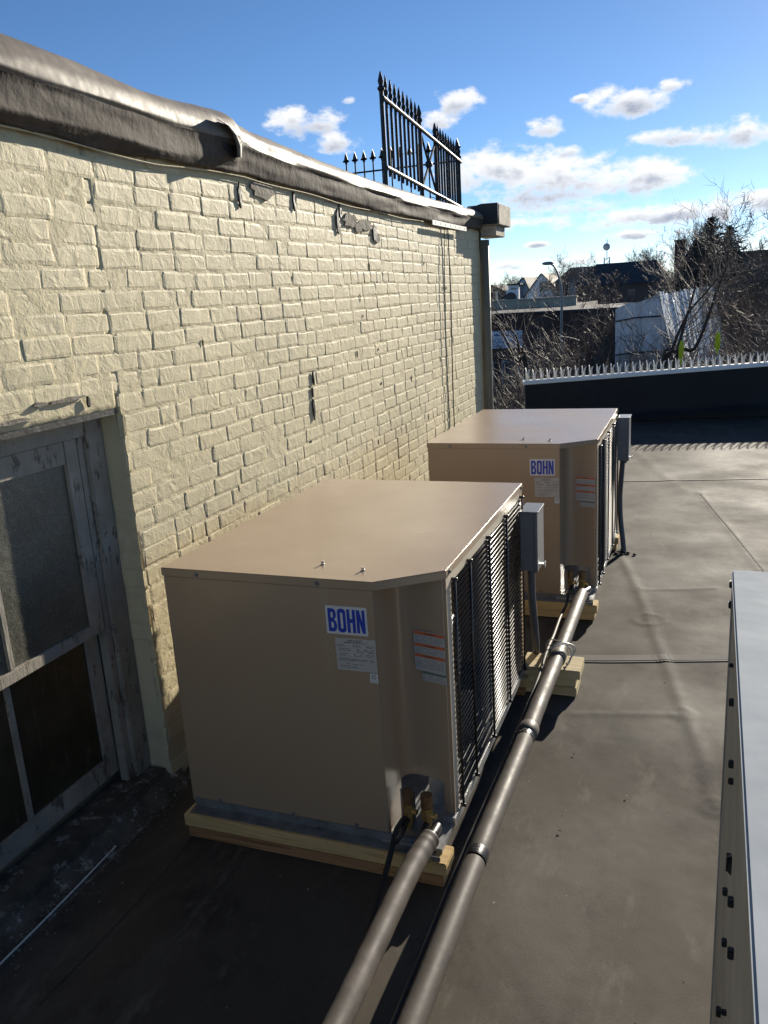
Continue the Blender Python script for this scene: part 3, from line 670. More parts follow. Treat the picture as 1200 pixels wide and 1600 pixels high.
def build_unit(label, loc):
    u = thing('condensing_unit', label, 'condenser', loc, 'condensing units on the roof')
    E_ = m('tan_enamel')
    # top panel with folded lip
    poly = [(-.004, -.004), (XB+.001, -.004), (UW+.003, CC-.003), (UW+.003, UD+.004), (-.004, UD+.004)]
    bm = bmesh.new(); prism(bm, poly, ZT-.027, ZT); top = bm_obj('top_panel', bm, E_, u, bevel=.0025)
    def screw(p, axis, parent, mat='screw_steel', r=.0048, h=.006):
        bm = bmesh.new(); p = Vector(p); a = Vector(axis); tube(bm, [p, p+a*h*.3], r*1.5, 10); tube(bm, [p+a*h*.3, p+a*h], r, 6); return bm_obj('screw', bm, m(mat), parent)
    for x in (.125, .535): screw((x, -.004, ZT-.016), (0, -1, 0), top, 'dull_zinc')
    for x, y in ((.50, .118), (.645, .085)): screw((x, y, ZT), (0, 0, 1), top, r=.005, h=.012)
    for y in (.165, 1.225): screw((UW+.003, y, ZT-.014), (1, 0, 0), top, 'dull_zinc')
    zt_ = ZT-.0275
    fr = box_obj('front_panel', (.0, XB, 0, .012, ZB, zt_), E_, u, .0018)
    for x in (.11, .38, .60): screw((x, 0, ZB+.018), (0, -1, 0), fr, 'dull_zinc', .004)
    screw((.56, 0, .70), (0, -1, 0), fr, 'dull_zinc', .0015, .002)
    box_obj('left_panel', (.0, .012, .0125, UD-.0125, ZB, zt_), E_, u, .0015)
    box_obj('rear_panel', (.0, UW-.002, UD-.012, UD, ZB, zt_), E_, u, .0015)
    # concave corner panel
    plan = [(XB-.0005, .0125), (XB, .080), (XB+.002, .122), (XB+.010, .146), (XB+.026, .158), (XB+.05, .160), (XB+.10, .1525), (UW-.034, .1405), (UW-.0005, CC-.0005)]
    def sheet(name, pts, z0, z1):
        bm = bmesh.new(); th = .003; n = len(pts)
        nrm = []
        for i in range(n):
            a = Vector(pts[max(i-1, 0)]); b = Vector(pts[min(i+1, n-1)]); d = (b-a).normalized(); nrm.append(Vector((-d.y, d.x)))
        q = [(p_[0]+th*nn.x, p_[1]+th*nn.y) for p_, nn in zip(pts, nrm)]
        prism(bm, list(pts)+q[::-1], z0, z1); o = bm_obj(name, bm, E_, u, smooth=True)
        o.data.set_sharp_from_angle(angle=R(35)); return o
    cp = sheet('corner_panel', plan, .232, zt_); sheet('corner_foot', plan[:3], ZB, .2318); sheet('corner_foot', plan[-2:], ZB, .2318)
    # coil side: frame round the guard
    box_obj('front_stile', (UW-.014, UW, CC+.001, CC+.052, ZB, zt_), m('sunlit_enamel'), u, .0018)
    box_obj('rear_stile', (UW-.014, UW, UD-.052, UD-.001, ZB, zt_), E_, u, .0018)
    box_obj('top_rail', (UW-.013, UW-.0005, CC+.0525, UD-.0525, zt_-.03, zt_), m('sunlit_enamel'), u)
    box_obj('bottom_rail', (UW-.055, UW+.004, CC-.02, UD, ZB-.020, ZB+.016), m('galvanised'), u, .0015)
    box_obj('base_pan', (.013, UW-.056, .013, UD-.0135, ZB-.006, ZB+.002), m('galvanised'), u)
    box_obj('base_pan', (XB-.02, UW-.001, -.012, CC-.021, ZB-.020, ZB-.004), m('galvanised'), u)
    # base angle on the skid
    bm = bmesh.new(); box(bm, .012, UW-.02, -.044, -.004, ZB-.0175, ZB-.0145); box(bm, .012, UW-.02, -.0038, -.001, ZB-.0175, ZB+.012)
    bm_obj('base_angle', bm, m('dull_zinc'), u)
    end = box_obj('rail_end', (UW-.075, UW+.003, -.048, -.0445, ZB-.0475, ZB-.006), m('dull_zinc'), u, .001)
    bm = bmesh.new(); tube(bm, [(UW-.034, -.0478, ZB-.025), (UW-.034, -.0492, ZB-.025)], .0125, 14); bm_obj('knockout', bm, m('pine_pale'), end)
    # wire guard
    me = None
    n = 40
    for k in range(n):
        z = ZB+.034+k*(zt_-.035-ZB-.034)/(n-1)
        if me is None:
            bm = bmesh.new(); tube(bm, [(UW+.003, CC+.055, 0), (UW+.003, UD-.050, 0)], .0030, 8); o = bm_obj('guard_wire', bm, m('black_wire'), u, smooth=True); me = o.data
        else: o = link('guard_wire', me, None, u)
        o.location.z = z
    for y in (CC+.062, CC+.24, CC+.50, CC+.78, UD-.044):
        bm = bmesh.new(); tube(bm, [(UW+.0095, y, ZB+.012), (UW+.0095, y, zt_-.018)], .0042, 8)
        tube(bm, [(UW+.0, y, zt_-.022), (UW+.018, y, zt_-.022)], .006, 8); tube(bm, [(UW+.0, y, ZB+.012), (UW+.018, y, ZB+.012)], .006, 8)
        bm_obj('guard_rod', bm, m('black_wire'), u, smooth=True)
    # inside: coil, fan on its motor, compressor, cable
    box_obj('coil', (.03, .075, .05, UD-.05, ZB+.03, zt_-.03), m('coil_fins'), u)
    bm = bmesh.new(); tube(bm, [(.30, .76, .53), (.52, .76, .53)], .075, 16); fan = bm_obj('fan_motor', bm, m('black_wire'), u, smooth=False)
    for k in range(4):
        bm = bmesh.new(); a = k*math.pi/2+.4; V = []
        for rr, wd in ((.06, .03), (.16, .085), (.27, .10), (.33, .07)):
            for s_ in (-1, 1):
                an = a+s_*wd/max(rr, .1)*.75
                V.append(bm.verts.new((.56-s_*.035, .76+rr*math.cos(an), .53+rr*math.sin(an))))
        for i in range(3): bm.faces.new((V[2*i], V[2*i+1], V[2*i+3], V[2*i+2]))
        rg = bmesh.ops.extrude_face_region(bm, geom=list(bm.faces))
        for v in rg['geom']:
            if isinstance(v, bmesh.types.BMVert): v.co.x += .003
        bm_obj('blade', bm, m('fan_metal'), fan)
    bm = bmesh.new(); tube(bm, [(.45, .36, ZB), (.45, .36, ZB+.05), (.45, .36, ZB+.30), (.45, .36, ZB+.36), (.45, .36, ZB+.38)], [.10, .105, .105, .08, .03], 20); bm_obj('compressor', bm, m('black_wire'), u, smooth=True)
    tube_obj('inner_cable', bez([(.80, .30, .45), (.82, .36, .62), (.80, .46, .66), (.80, .52, .56), (.79, .53, .40), (.72, .50, .22)]), .006, m('galvanised'), u, 8)
    box_obj('light_divider', (.10, UW-.06, .62, .625, ZB+.003, .30), m('galvanised'), u)  # partition added to hold back sunlight passing through the cabinet
    box_obj('light_baffle', (UW-.10, UW-.016, .185, .190, ZB+.003, .275), m('galvanised'), u)  # added to keep sun through the guard from streaking the roof
    # service valves in the corner opening
    box_obj('streak_blocker', (XB+.014, XB+.062, .078, .081, ZB-.004, .226), m('galvanised'), u)  # added plate, blocks the sun streak leaving by the corner opening
    for x, y, r in ((XB+.045, .060, .017), (XB+.108, .055, .019)):
        bm = bmesh.new(); tube(bm, [(x, y, ZB+.0), (x, y, ZB+.045), (x, y, ZB+.046), (x, y, ZB+.075), (x, y, ZB+.076), (x, y, ZB+.10), (x, y, ZB+.11)], [r*.8, r*.8, r*1.1, r*1.1, r*.8, r*.8, r*.4], 6)
        tube(bm, [(x, y, ZB+.058), (x+.03, y-.006, ZB+.06)], r*.5, 8)
        v_ = bm_obj('service_valve', bm, m('brass'), u)
        bm = bmesh.new(); tube(bm, [(x, y, ZB+.085), (x, y, ZB+.128)], r*1.05, 8); bm_obj('valve_cap', bm, m('copper'), v_)
        tube_obj('stub', bez([(x, y+.01, ZB+.03), (x, y-.02, ZB+.032), (x+.005, -.015, ZB+.035), (x+.006, -.07, ZB+.040)]), r*.55, m('black_tape'), v_, 8)
    # --- stickers
    ls = curve_mesh('logo_sticker', [rrect(0, .131, 0, .088, .004)], m('sticker_white'))
    o = link('logo_sticker', ls, None, u); o.matrix_local = Matrix.Translation((.554, -.0008, .767)) @ Matrix.Rotation(R(-.6), 4, 'Y') @ STAND
    for S in logo_letters():
        l_ = link('letter', curve_mesh('letter', S, m('logo_blue')), None, o); l_.location = (-.001, .0075, .0007)
    npm = curve_mesh('nameplate', [rrect(0, .127, 0, .102, .001)], m('sticker_dull'))
    o = link('nameplate', npm, None, u); o.matrix_local = Matrix.Translation((.579, -.0008, .654)) @ Matrix.Rotation(R(-.8), 4, 'Y') @ STAND
    pr = random.Random(3)
    def dashes(x0, x1, ys, parent, mat, hh=.0016, z=.0007):
        bm = bmesh.new()
        for y in ys:
            x = x0
            while x < x1-.003:
                w = min(pr.uniform(.004, .014), x1-x); v = [bm.verts.new(c) for c in ((x, y, z), (x+w, y, z), (x+w, y+hh, z), (x, y+hh, z))]; bm.faces.new(v); x += w+pr.uniform(.0012, .003)
                if pr.random() < .12: x += .01
        return bm_obj('print', bm, m(mat), parent)
    tm = text_mesh('HEATCRAFT', .0085, m('print_dark'), 'CENTER'); k_ = link('print', tm, None, o); k_.location = (.063, .092, .0006)
    tm = text_mesh('REFRIGERATION PRODUCTS LLC', .0048, m('print_dark'), 'CENTER'); k_ = link('print', tm, None, o); k_.location = (.063, .087, .0006)
    for seg in ((.006, .03, (.080, .076)), (.055, .08, (.080, .076)), (.097, .121, (.080, .076)), (.008, .048, (.068, .063)), (.066, .121, (.068, .064, .060)), (.012, .04, (.052, .047)), (.055, .085, (.052, .047)), (.093, .12, (.052, .047)), (.008, .055, (.036, .031)), (.055, .121, (.036, .032)), (.03, .085, (.020,)), (.012, .07, (.014, .009))):
        dashes(seg[0], seg[1], seg[2], o, 'print_dark')
    ul = curve_mesh('certification_mark', [rrect(0, .025, 0, .030, .0008)], m('sticker_white'))
    o = link('certification_mark', ul, None, u); o.matrix_local = Matrix.Translation((.681, -.0008, .622)) @ STAND
    ring = [(.0125+.0075*math.cos(a), .0195+.0075*math.sin(a)) for a in np.linspace(0, 2*math.pi, 20, endpoint=False)]; ring2 = [(.0125+.006*math.cos(a), .0195+.006*math.sin(a)) for a in np.linspace(0, 2*math.pi, 20, endpoint=False)]
    k_ = link('print', curve_mesh('print', [ring, ring2], m('print_dark')), None, o); k_.location.z = .0004
    k_ = link('print', text_mesh('UL', .008, m('print_dark'), 'CENTER'), None, o); k_.location = (.0125, .0168, .0006)
    dashes(.004, .021, (.007, .004), o, 'print_grey', .001)
    # warning labels on the corner panel (its flat part runs from XB+.05 to the stile)
    a0, a1 = Vector((XB+.05, .160)), Vector((UW-.034, .1405)); ang = math.atan2(a1.y-a0.y, a1.x-a0.x)
    def on_panel(x, z): 
        yy = np.interp(x, [q[0] for q in plan], [q[1] for q in plan]); return Matrix.Translation((x, yy-.0026, z)) @ Matrix.Rotation(ang, 4, 'Z') @ STAND
    wl = curve_mesh('warning_label', [rrect(0, .106, 0, .130, .001)], m('sticker_dull'))
    o = link('warning_label', wl, None, u); o.matrix_local = on_panel(.768, .603)
    for y0 in (.118, .079, .044):
        b = curve_mesh('heading', [[(.001, y0), (.105, y0), (.105, y0+.010), (.001, y0+.010)]], m('warn_orange')); k_ = link('heading', b, None, o); k_.location.z = .0004
        kk = link('print', text_mesh('WARNING', .008, m('print_dark'), 'CENTER'), None, o); kk.location = (.055, y0+.0022, .001)
    dashes(.004, .100, [.113-.0042*i for i in range(8)]+[.074-.0042*i for i in range(7)]+[.039-.0042*i for i in range(8)], o, 'print_grey', .0017)
    cl = curve_mesh('caution_label', [rrect(0, .084, 0, .032, .001)], m('sticker_dull'))
    o = link('caution_label', cl, None, u); o.matrix_local = on_panel(.791, .569)
    b = curve_mesh('heading', [[(.001, .024), (.083, .024), (.083, .031), (.001, .031)]], m('caution_green')); k_ = link('heading', b, None, o); k_.location.z = .0004
    dashes(.003, .080, [.020-.0038*i for i in range(5)], o, 'print_grey', .0016)
    return u
def copy_tree(o, parent=None):
    c = o.copy(); col.objects.link(c)
    if parent is not None: c.parent = parent
    for ch in o.children: copy_tree(ch, c)
    return c
U1 = (.248, 2.024, 0); U2 = (.439, 4.177, 0)
unit = build_unit('tan metal condensing unit nearest the camera, beside the window, with blue letter sticker', U1)
unit2 = copy_tree(unit); unit2.location = U2; unit2['label'] = 'farther tan metal condensing unit, standing behind the near one by the brick wall'

def timber(name, dims, mat, label, group):
    o = box_obj(name, dims, m(mat), None, .003); return tag(o, label, 'lumber', group)
for (ux, uy, _), wh in ((U1, 'near'), (U2, 'far')):
    for end, y0 in (('front', -.057), ('rear', 1.185)):
        timber('skid_board', (ux-.004, ux+.905, uy+y0, uy+y0+.089, .046, .0895), 'pine', f'upper pine board under the {end} edge of the {wh} condensing unit', 'boards under the units')
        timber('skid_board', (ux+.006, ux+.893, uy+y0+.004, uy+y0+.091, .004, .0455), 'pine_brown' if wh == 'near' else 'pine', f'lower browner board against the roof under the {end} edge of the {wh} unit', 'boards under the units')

# ---- disconnect boxes and conduits
def disconnect(x0, x1, y0, y1, z0, z1, label):
    t = thing('disconnect_box', label, 'electrical box', ((x0+x1)/2, (y0+y1)/2, z0), 'electrical disconnects')
    w, d, h = (x1-x0)/2, (y1-y0)/2, z1-z0
    box_obj('body', (-w, w-.010, -d, d, 0, h-.004), m('box_grey'), t, .003); box_obj('cover', (w-.0095, w+.004, -d-.004, d+.004, -.004, h-.006), m('box_grey'), t, .003)
    box_obj('rain_hood', (-w-.002, w+.008, -d-.006, d+.006, h-.0035, h+.004), m('box_grey'), t, .0015)
    bm = bmesh.new(); box(bm, w+.0045, w+.022, -.012, .012, .010, .014); box(bm, w+.020, w+.023, -.012, .012, -.002, .022); bm_obj('hasp', bm, m('galvanised'), t)
    bm = bmesh.new(); tube(bm, [(0, 0, -.004), (0, 0, -.028)], .021, 8); bm_obj('hub', bm, m('conduit_grey'), t)
disconnect(1.137, 1.205, 3.195, 3.335, .585, .835, 'grey electrical disconnect box on the side of the near condensing unit')
disconnect(1.330, 1.398, 5.345, 5.485, .612, .885, 'grey electrical disconnect box on the side of the far condensing unit')
tag(tube_obj('conduit', bez([(1.167, 3.265, .575), (1.168, 3.268, .45), (1.172, 3.29, .32), (1.170, 3.33, .22), (1.160, 3.40, .12), (1.165, 3.46, .0)]), .0165, m('conduit_grey'), n=12), 'dark flexible conduit dropping from the near disconnect box behind the pipe', 'conduit', 'conduits')
tag(tube_obj('conduit', bez([(1.360, 5.415, .60), (1.352, 5.415, .48), (1.345, 5.42, .36), (1.352, 5.40, .22), (1.372, 5.36, .08), (1.382, 5.34, .0)]), .0165, m('conduit_grey'), n=12), 'dark flexible conduit dropping from the far disconnect box to the roof', 'conduit', 'conduits')
bm = bmesh.new(); rr = random.Random(8)
pts = [(1.382+rr.uniform(-.05, .07), 5.32+rr.uniform(-.05, .05)) for _ in range(14)]
for x, y in pts: bmesh.ops.create_icosphere(bm, subdivisions=1, radius=rr.uniform(.008, .017), matrix=Matrix.Translation((x, y, .006)) @ Matrix.Scale(.5, 4, (0, 0, 1)))
tag(bm_obj('sealant_blob', bm, m('seam_light'), smooth=True), 'lumpy grey sealant round the foot of the far conduit', 'sealant')

# ---- pipes
def ins_pipe(label, path, cuts, r, straps=()):
    t = thing('insulated_pipe', label, 'pipe', group='insulated refrigerant pipes')
    P = bez(path, 16); ys = [q.y for q in P]
    def seg(y0, y1): return [q for q in P if y1 <= q.y <= y0]
    edges = [max(ys)]+list(cuts)+[min(ys)]
    for a, b in zip(edges, edges[1:]):
        s_ = seg(a-.004, b+.006)
        n = len(s_); rad = [r*(1+.012*math.sin(i*.9)) for i in range(n)]; rad[0] = r*.97; rad[-1] = r*.97
        tube_obj('sleeve', s_, rad, m('pipe_sleeve'), t, 24)
    for c in cuts:
        i = min(range(len(P)), key=lambda k: abs(P[k].y-c)); q = P[i]; d = (P[i-1]-P[min(i+1, len(P)-1)]).normalized()
        tube_obj('joint_tape', [q-d*.020, q-d*.014, q+d*.014, q+d*.020], [r*1.0, r*1.03, r*1.03, r*1.0], m('black_tape'), t, 24)
    for c, mat, wd in straps:
        i = min(range(len(P)), key=lambda k: abs(P[k].y-c)); q = P[i]; d = (P[i-1]-P[i+1]).normalized()
        tube_obj('collar', [q-d*wd, q-d*wd*.8, q+d*wd*.8, q+d*wd], [r*1.02, r*1.16, r*1.16, r*1.02], m(mat), t, 24)
    return t
PR = .031
pipe2 = ins_pipe('longer brown insulated pipe running from the far unit over the wood block towards the camera',
    [(1.270, 4.125, .160), (1.272, 3.75, .166), (1.271, 3.27, .164), (1.268, 2.90, .168), (1.266, 2.61, .165), (1.260, 2.25, .162), (1.256, 1.94, .160), (1.254, 1.37, .156), (1.25, .6, .152), (1.25, -.4, .15)], (2.60, 1.93), PR, ((3.31, 'pipe_sleeve', .035), (2.645, 'pipe_sleeve', .030)))
pipe1 = ins_pipe('shorter brown insulated pipe leaving the near condensing unit towards the camera',
    [(1.102, 1.995, .156), (1.094, 1.93, .154), (1.088, 1.80, .152), (1.090, 1.55, .150), (1.093, 1.336, .150), (1.093, .8, .150), (1.09, -.4, .15)], (.7,), PR)
for P0, lab in (([(1.104, 2.05, .150), (1.104, 2.02, .153), (1.101, 1.985, .156)], 'black pipe end at the near unit'), ([(1.292, 4.20, .150), (1.285, 4.16, .153), (1.272, 4.115, .16)], '')):
    tube_obj('suction_tube', bez(P0), .017, m('black_tape'), pipe1 if lab else pipe2, 12)
tag(tube_obj('liquid_line', bez([(.995, 2.06, .155), (.990, 2.00, .150), (.998, 1.93, .130), (1.012, 1.80, .10), (1.038, 1.62, .085), (1.050, 1.45, .08), (1.046, 1.25, .08), (1.035, .9, .08), (1.04, 0, .08)]), .0085, m('cable_black'), n=10), 'thin dark tube curving away beside the shorter insulated pipe', 'tube', 'thin tubes')
tag(tube_obj('liquid_line', bez([(1.20, 4.22, .155), (1.196, 4.15, .145), (1.200, 4.02, .12), (1.204, 3.80, .14), (1.212, 3.55, .15), (1.220, 3.33, .175), (1.223, 3.0, .15), (1.218, 2.5, .14), (1.206, 2.0, .135), (1.205, 1.4, .13), (1.20, 0, .13)]), .0075, m('cable_black'), n=10), 'thin dark tube left of the longer pipe, its near stretch standing in for pipe shadow', 'tube', 'thin tubes')  # near stretch drawn as the dark line of the pipe's shadow side
# tie wire on the block
t = thing('tie_wire', 'loose metal tie wire looped round the pipe on the wood block', 'wire')
for k, (yy, rr_) in enumerate(((3.30, .050), (3.335, .052), (3.36, .056))):
    bm = bmesh.new(); tube(bm, [(1.271+rr_*math.cos(a)*1.15, yy+.03*math.sin(a*2+k), .170+rr_*math.sin(a)*.95) for a in np.linspace(0, 2*math.pi, 22)], .0022, 5, False); bm_obj('loop', bm, m('galvanised'), t, smooth=True)
# block
def blockboard(dims, lab): timber('support_board', dims, 'pine_pale', lab, 'boards of the pipe support')
blockboard((1.12, 1.372, 3.245, 3.395, .0895, .130), 'top pale board of the stacked pipe support between the units')
blockboard((1.10, 1.352, 3.262, 3.40, .0465, .0888), 'middle pale board of the stacked pipe support between the units')
blockboard((1.11, 1.356, 3.256, 3.395, .004, .0458), 'bottom pale board of the stacked pipe support, resting on the roof')
for x, y in ((1.33, 3.31), (1.20, 3.33)):
    pass

# ---- sheet metal duct at the right edge
DX, DY, DZ, DA = 1.869, 1.52, 1.20, R(-.9)
dt = thing('sheet_metal_cabinet', 'grey blue sheet metal cabinet standing close by at the right edge', 'cabinet', (DX, DY, 0), rz=DA)
box_obj('top_cover', (-.004, .85, -1.5, .004, DZ-.012, DZ), m('duct_metal'), dt, .003)
box_obj('side_wall', (.0, .846, -1.496, .0, .0, DZ-.0125), m('duct_side'), dt, .0015)
box_obj('corner_strip', (-.0025, .02, -.022, .0025, .0, DZ-.0125), m('duct_side'), dt)
Mx = (Matrix.Translation((DX, DY, 0)) @ Matrix.Rotation(DA, 4, 'Z')).inverted()
cr = random.Random(4)
for (px, py, s) in ((1143, 912, .014), (1143, 945, .014), (1149, 1098, .012), (1151, 1195, .012), (1151, 1222, .010), (1150, 1352, .026), (1142, 1395, .011), (1156, 1412, .012), (1142, 1475, .011), (1158, 1493, .014), (1131, 1583, .014), (1144, 1585, .008), (1147, 1040, .007)):
    d = FWD+RGT*((px-600)/FPX)+UPV*((800-py)/FPX); q = CAM+d*((DX-.002-CAM.x)/d.x); l = Mx @ q
    y = min(l.y, -.003); z = l.z if l.y < 0 else (CAM+d*((DY-CAM.y)/d.y)).z
    hy = s*.4*cr.uniform(.8, 1.2); hz = s*.45
    bm = bmesh.new(); box(bm, -.007, .0005, y-hy, y+hy, z-hz, z+hz)
    if s > .02:
        for v in bm.verts: v.co.y += cr.uniform(-.008, .008); v.co.z += cr.uniform(-.008, .008)
    bm_obj('clip', bm, m('tar'), dt, bevel=.0012)

# ---- string and litter on the roof
tag(tube_obj('white_string', [on_roof(-30, 1536, .016), on_roof(60, 1447, .014), on_roof(120, 1386, .013), on_roof(181, 1322, .012)], .0032, m('string_white'), n=6), 'thin white string lying straight on the roof under the window', 'string')
bm = bmesh.new(); lr = random.Random(21)
for _ in range(420):
    if lr.random() < .86: c = Vector((.03+abs(lr.gauss(0, .05)), lr.uniform(1.1, 2.3), .012))
    else: c = Vector((lr.uniform(.1, 2.0), lr.uniform(1.2, 6.0), .006))
    if .2 < c.x < 1.2 and (2.0 < c.y < 3.3): continue
    s = lr.uniform(.002, .007); a = lr.uniform(0, 6.3)
    vs = [bm.verts.new(c+Vector((s*math.cos(a+k*2.1)*lr.uniform(.6, 1.3), s*math.sin(a+k*2.1)*lr.uniform(.6, 1.3), lr.uniform(0, .004)))) for k in range(3)]; tp = bm.verts.new(c+Vector((0, 0, s*.7)))
    bm.faces.new(vs)
    for k in range(3): bm.faces.new((vs[k], vs[(k+1) % 3], tp))
o = bm_obj('grit', bm, m('debris'), kind='stuff'); tag(o, 'loose grit and leaf crumbs scattered on the roof under the window', 'grit')

# ================================================================== FAR PARAPET
PX, PY, PA, PT = -.264, 10.55, R(14), R(-1.7)
pw = thing('parapet_wall', 'long low black parapet across the far end of the roof', 'parapet', (PX, PY, 0), rz=PA); pw.rotation_euler = (0, PT, PA)
box_obj('parapet_body', (0, 9.5, 0, .26, -4.6, .522), m('membrane_dark'), pw, .004)
box_obj('parapet_coping', (-.02, 9.5, -.022, .285, .5225, .554), m('spike_steel'), pw, .004)
bm = bmesh.new(); prism(bm, [(-.10, .004), (0, .004), (0, .09), (-.02, .06)], 0, 9.5)
for v in bm.verts: v.co = (v.co.z, v.co.x-.001, v.co.y)
bm_obj('cant_strip', bm, m('membrane_dark'), pw)
ss = thing('spike_strip', 'row of bright steel anti climb spikes along the far parapet', 'spikes', (PX, PY, 0), rz=PA); ss.rotation_euler = (0, PT, PA)
box_obj('base_rail', (.0, 9.4, .02, .075, .5545, .572), m('spike_steel'), ss)
bm = bmesh.new()
def prong(bm, pts, w):
    tube(bm, pts, [w]*(len(pts)-1)+[w*.25], 6)
prong(bm, [(0, .045, .016), (0, .045, .10), (.010, .02, .145), (.024, -.02, .165)], .010)
prong(bm, [(-.030, .05, .016), (-.030, .05, .12), (-.034, .06, .185)], .0075); prong(bm, [(-.012, .06, .016), (-.018, .07, .11), (-.024, .09, .175)], .006)
o = bm_obj('spike', bm, m('spike_steel'), ss, smooth=True); spk = o.data; o.location = (.05, 0, .554)
sr = random.Random(6)
for k in range(1, 98):
    o = link('spike', spk, None, ss); o.scale = (.85, .85, .85); o.location = (.05+k*.0885, 0, .554); o.rotation_euler = (sr.uniform(-.06, .06), 0, sr.uniform(-.15, .15))
bm = bmesh.new(); prong(bm, [(.0, .045, .016), (-.06, .045, .12), (-.085, .045, .20)], .006); bm_obj('spike', bm, m('spike_steel'), ss).location.z = .554

# ================================================================== BACKGROUND
def tubes_mesh(name, strands, mat):
    V, F = [], []
    for pts, rad, n in strands:
        b0 = len(V); ref = None
        for i, p in enumerate(pts):
            t = (pts[min(i+1, len(pts)-1)]-pts[max(i-1, 0)]).normalized()
            if ref is None: ref = t.orthogonal().normalized()
            a = ref-t*ref.dot(t); a.normalize(); b = t.cross(a); ref = a
            for k in range(n):
                c, s_ = math.cos(2*math.pi*k/n)*rad[i], math.sin(2*math.pi*k/n)*rad[i]; V.append((p.x+a.x*c+b.x*s_, p.y+a.y*c+b.y*s_, p.z+a.z*c+b.z*s_))
        for i in range(len(pts)-1):
            for k in range(n): F.append((b0+i*n+k, b0+i*n+(k+1) % n, b0+(i+1)*n+(k+1) % n, b0+(i+1)*n+k))
    me = bpy.data.meshes.new(name); me.from_pydata(V, [], F); me.materials.append(mat)
    for p_ in me.polygons: p_.use_smooth = True
    return me
def grow(rg, p, d, L, r, lev, maxlev, kids, out, up=.12, wig=.18, spread=.8, ratio=.62, minr=.0035):
    ns = 6 if lev < 2 else 4 if lev < maxlev else 3
    pts = [p.copy()]; rad = [r]; q = p.copy(); dd = d.copy()
    for i in range(ns):
        dd = (dd+Vector((rg.gauss(0, wig), rg.gauss(0, wig), rg.gauss(0, wig)+up))).normalized(); q = q+dd*L/ns; pts.append(q.copy()); rad.append(r*(1-.72*(i+1)/ns))
    out.append((lev, pts, rad))
    if lev >= maxlev: return
    for k in range(kids[lev]):
        f = rg.uniform(.25 if lev else .28, 1.0); i = min(int(f*ns), ns-1); base = pts[i].lerp(pts[i+1], f*ns-i); ax = (pts[i+1]-pts[i]).normalized()
        side = Vector((rg.gauss(0, 1), rg.gauss(0, 1), rg.gauss(0, .6))); side = (side-ax*side.dot(ax)).normalized()
        nd = (ax*rg.uniform(.5, 1.0)+side*spread).normalized()
        grow(rg, base, nd, L*ratio*rg.uniform(.6, 1.1)*(1.15-.45*f), max(rad[i]*.55, minr), lev+1, maxlev, kids, out, up, wig, spread, ratio, minr)
def proto_tree(seed, stems, H, r, kids, maxlev, **kw):
    rg = random.Random(seed); out = []
    for s in range(stems):
        d = Vector((rg.gauss(0, .25 if stems > 1 else .06), rg.gauss(0, .25 if stems > 1 else .06), 1)).normalized()
        grow(rg, Vector((rg.uniform(-.3, .3)*(stems > 1), rg.uniform(-.3, .3)*(stems > 1), 0)), d, H*rg.uniform(.75, 1), r, 0, maxlev, kids, out, **kw)
    tr = tubes_mesh('trunk', [(p_, rd, 6) for l, p_, rd in out if l <= 1], m('bark'))
    cr_ = tubes_mesh('crown', [(p_, rd, 3) for l, p_, rd in out if l > 1], m('twig'))
    return tr, cr_
BARE = [proto_tree(1, 1, 7.0, .16, (12, 8, 6, 5), 4, minr=.010), proto_tree(2, 1, 7.0, .15, (13, 8, 6, 5), 4, spread=1.0, minr=.010), proto_tree(3, 1, 7.0, .14, (14, 9, 5, 4), 4, spread=.7, up=.2, minr=.010)]
BUSH = [proto_tree(11, 8, 5.0, .045, (10, 7, 5), 3, wig=.14, spread=.7, minr=.0085), proto_tree(12, 9, 5.0, .04, (10, 7, 5), 3, wig=.16, spread=.8, minr=.0085), proto_tree(13, 7, 5.0, .05, (11, 7, 5), 3, wig=.2, spread=.9, minr=.0085)]
tr_rnd = random.Random(77)
def plant(kind, px, top, Y, label, group, wide=1.0, hgt=None, name='bare_tree'):
    q = at(px, top, Y); tr, cr_ = kind
    zs = max(v.co.z for v in cr_.vertices); s = (q.z-GZ)/zs
    t = thing(name, label, 'tree' if 'tree' in name else 'shrub', (q.x, q.y, GZ), group, rz=tr_rnd.uniform(0, 6.28)); t.scale = (s*wide, s*wide, s)
    link('trunk', tr, None, t); link('crown', cr_, None, t)
# shrubs just beyond the parapet
for i, (px, top, Y, lab) in enumerate(((796, 600, 15, 'small bare shrub low beside the downspout'), (860, 520, 22, 'bare twiggy shrub in front of the lease sign building'), (862, 478, 19, 'dense bare shrub left of the white wrapped stack, under the street lamp'),
        (893, 462, 23, 'tall bare shrub under the left end of the dark roofed building'), (915, 470, 18, 'bare shrub with pale twigs beside the wrapped stack'), (938, 440, 20, 'tall bare shrub close to the left edge of the wrapped stack'), (962, 455, 24, 'bare shrub overlapping the shaded face of the wrapped stack'),
        (1128, 462, 19, 'bare shrub at the right edge of the wrapped stack'), (1150, 440, 21, 'tall bare shrub below the grey gable on the right'), (1176, 452, 17, 'dense bare shrub near the right edge above the spikes'), (1200, 425, 20, 'tall bare shrub cut by the right edge'), (1232, 430, 18, 'bare shrub just beyond the right edge'),
        (848, 505, 16, 'low bare bush directly above the left end of the spikes'), (900, 510, 15.5, 'low bare bush above the spikes beside the wrapped stack'))):
    plant(BUSH[i % 3], px, top, Y, lab, 'bare shrubs beyond the parapet', 1.05, name='bare_shrub')
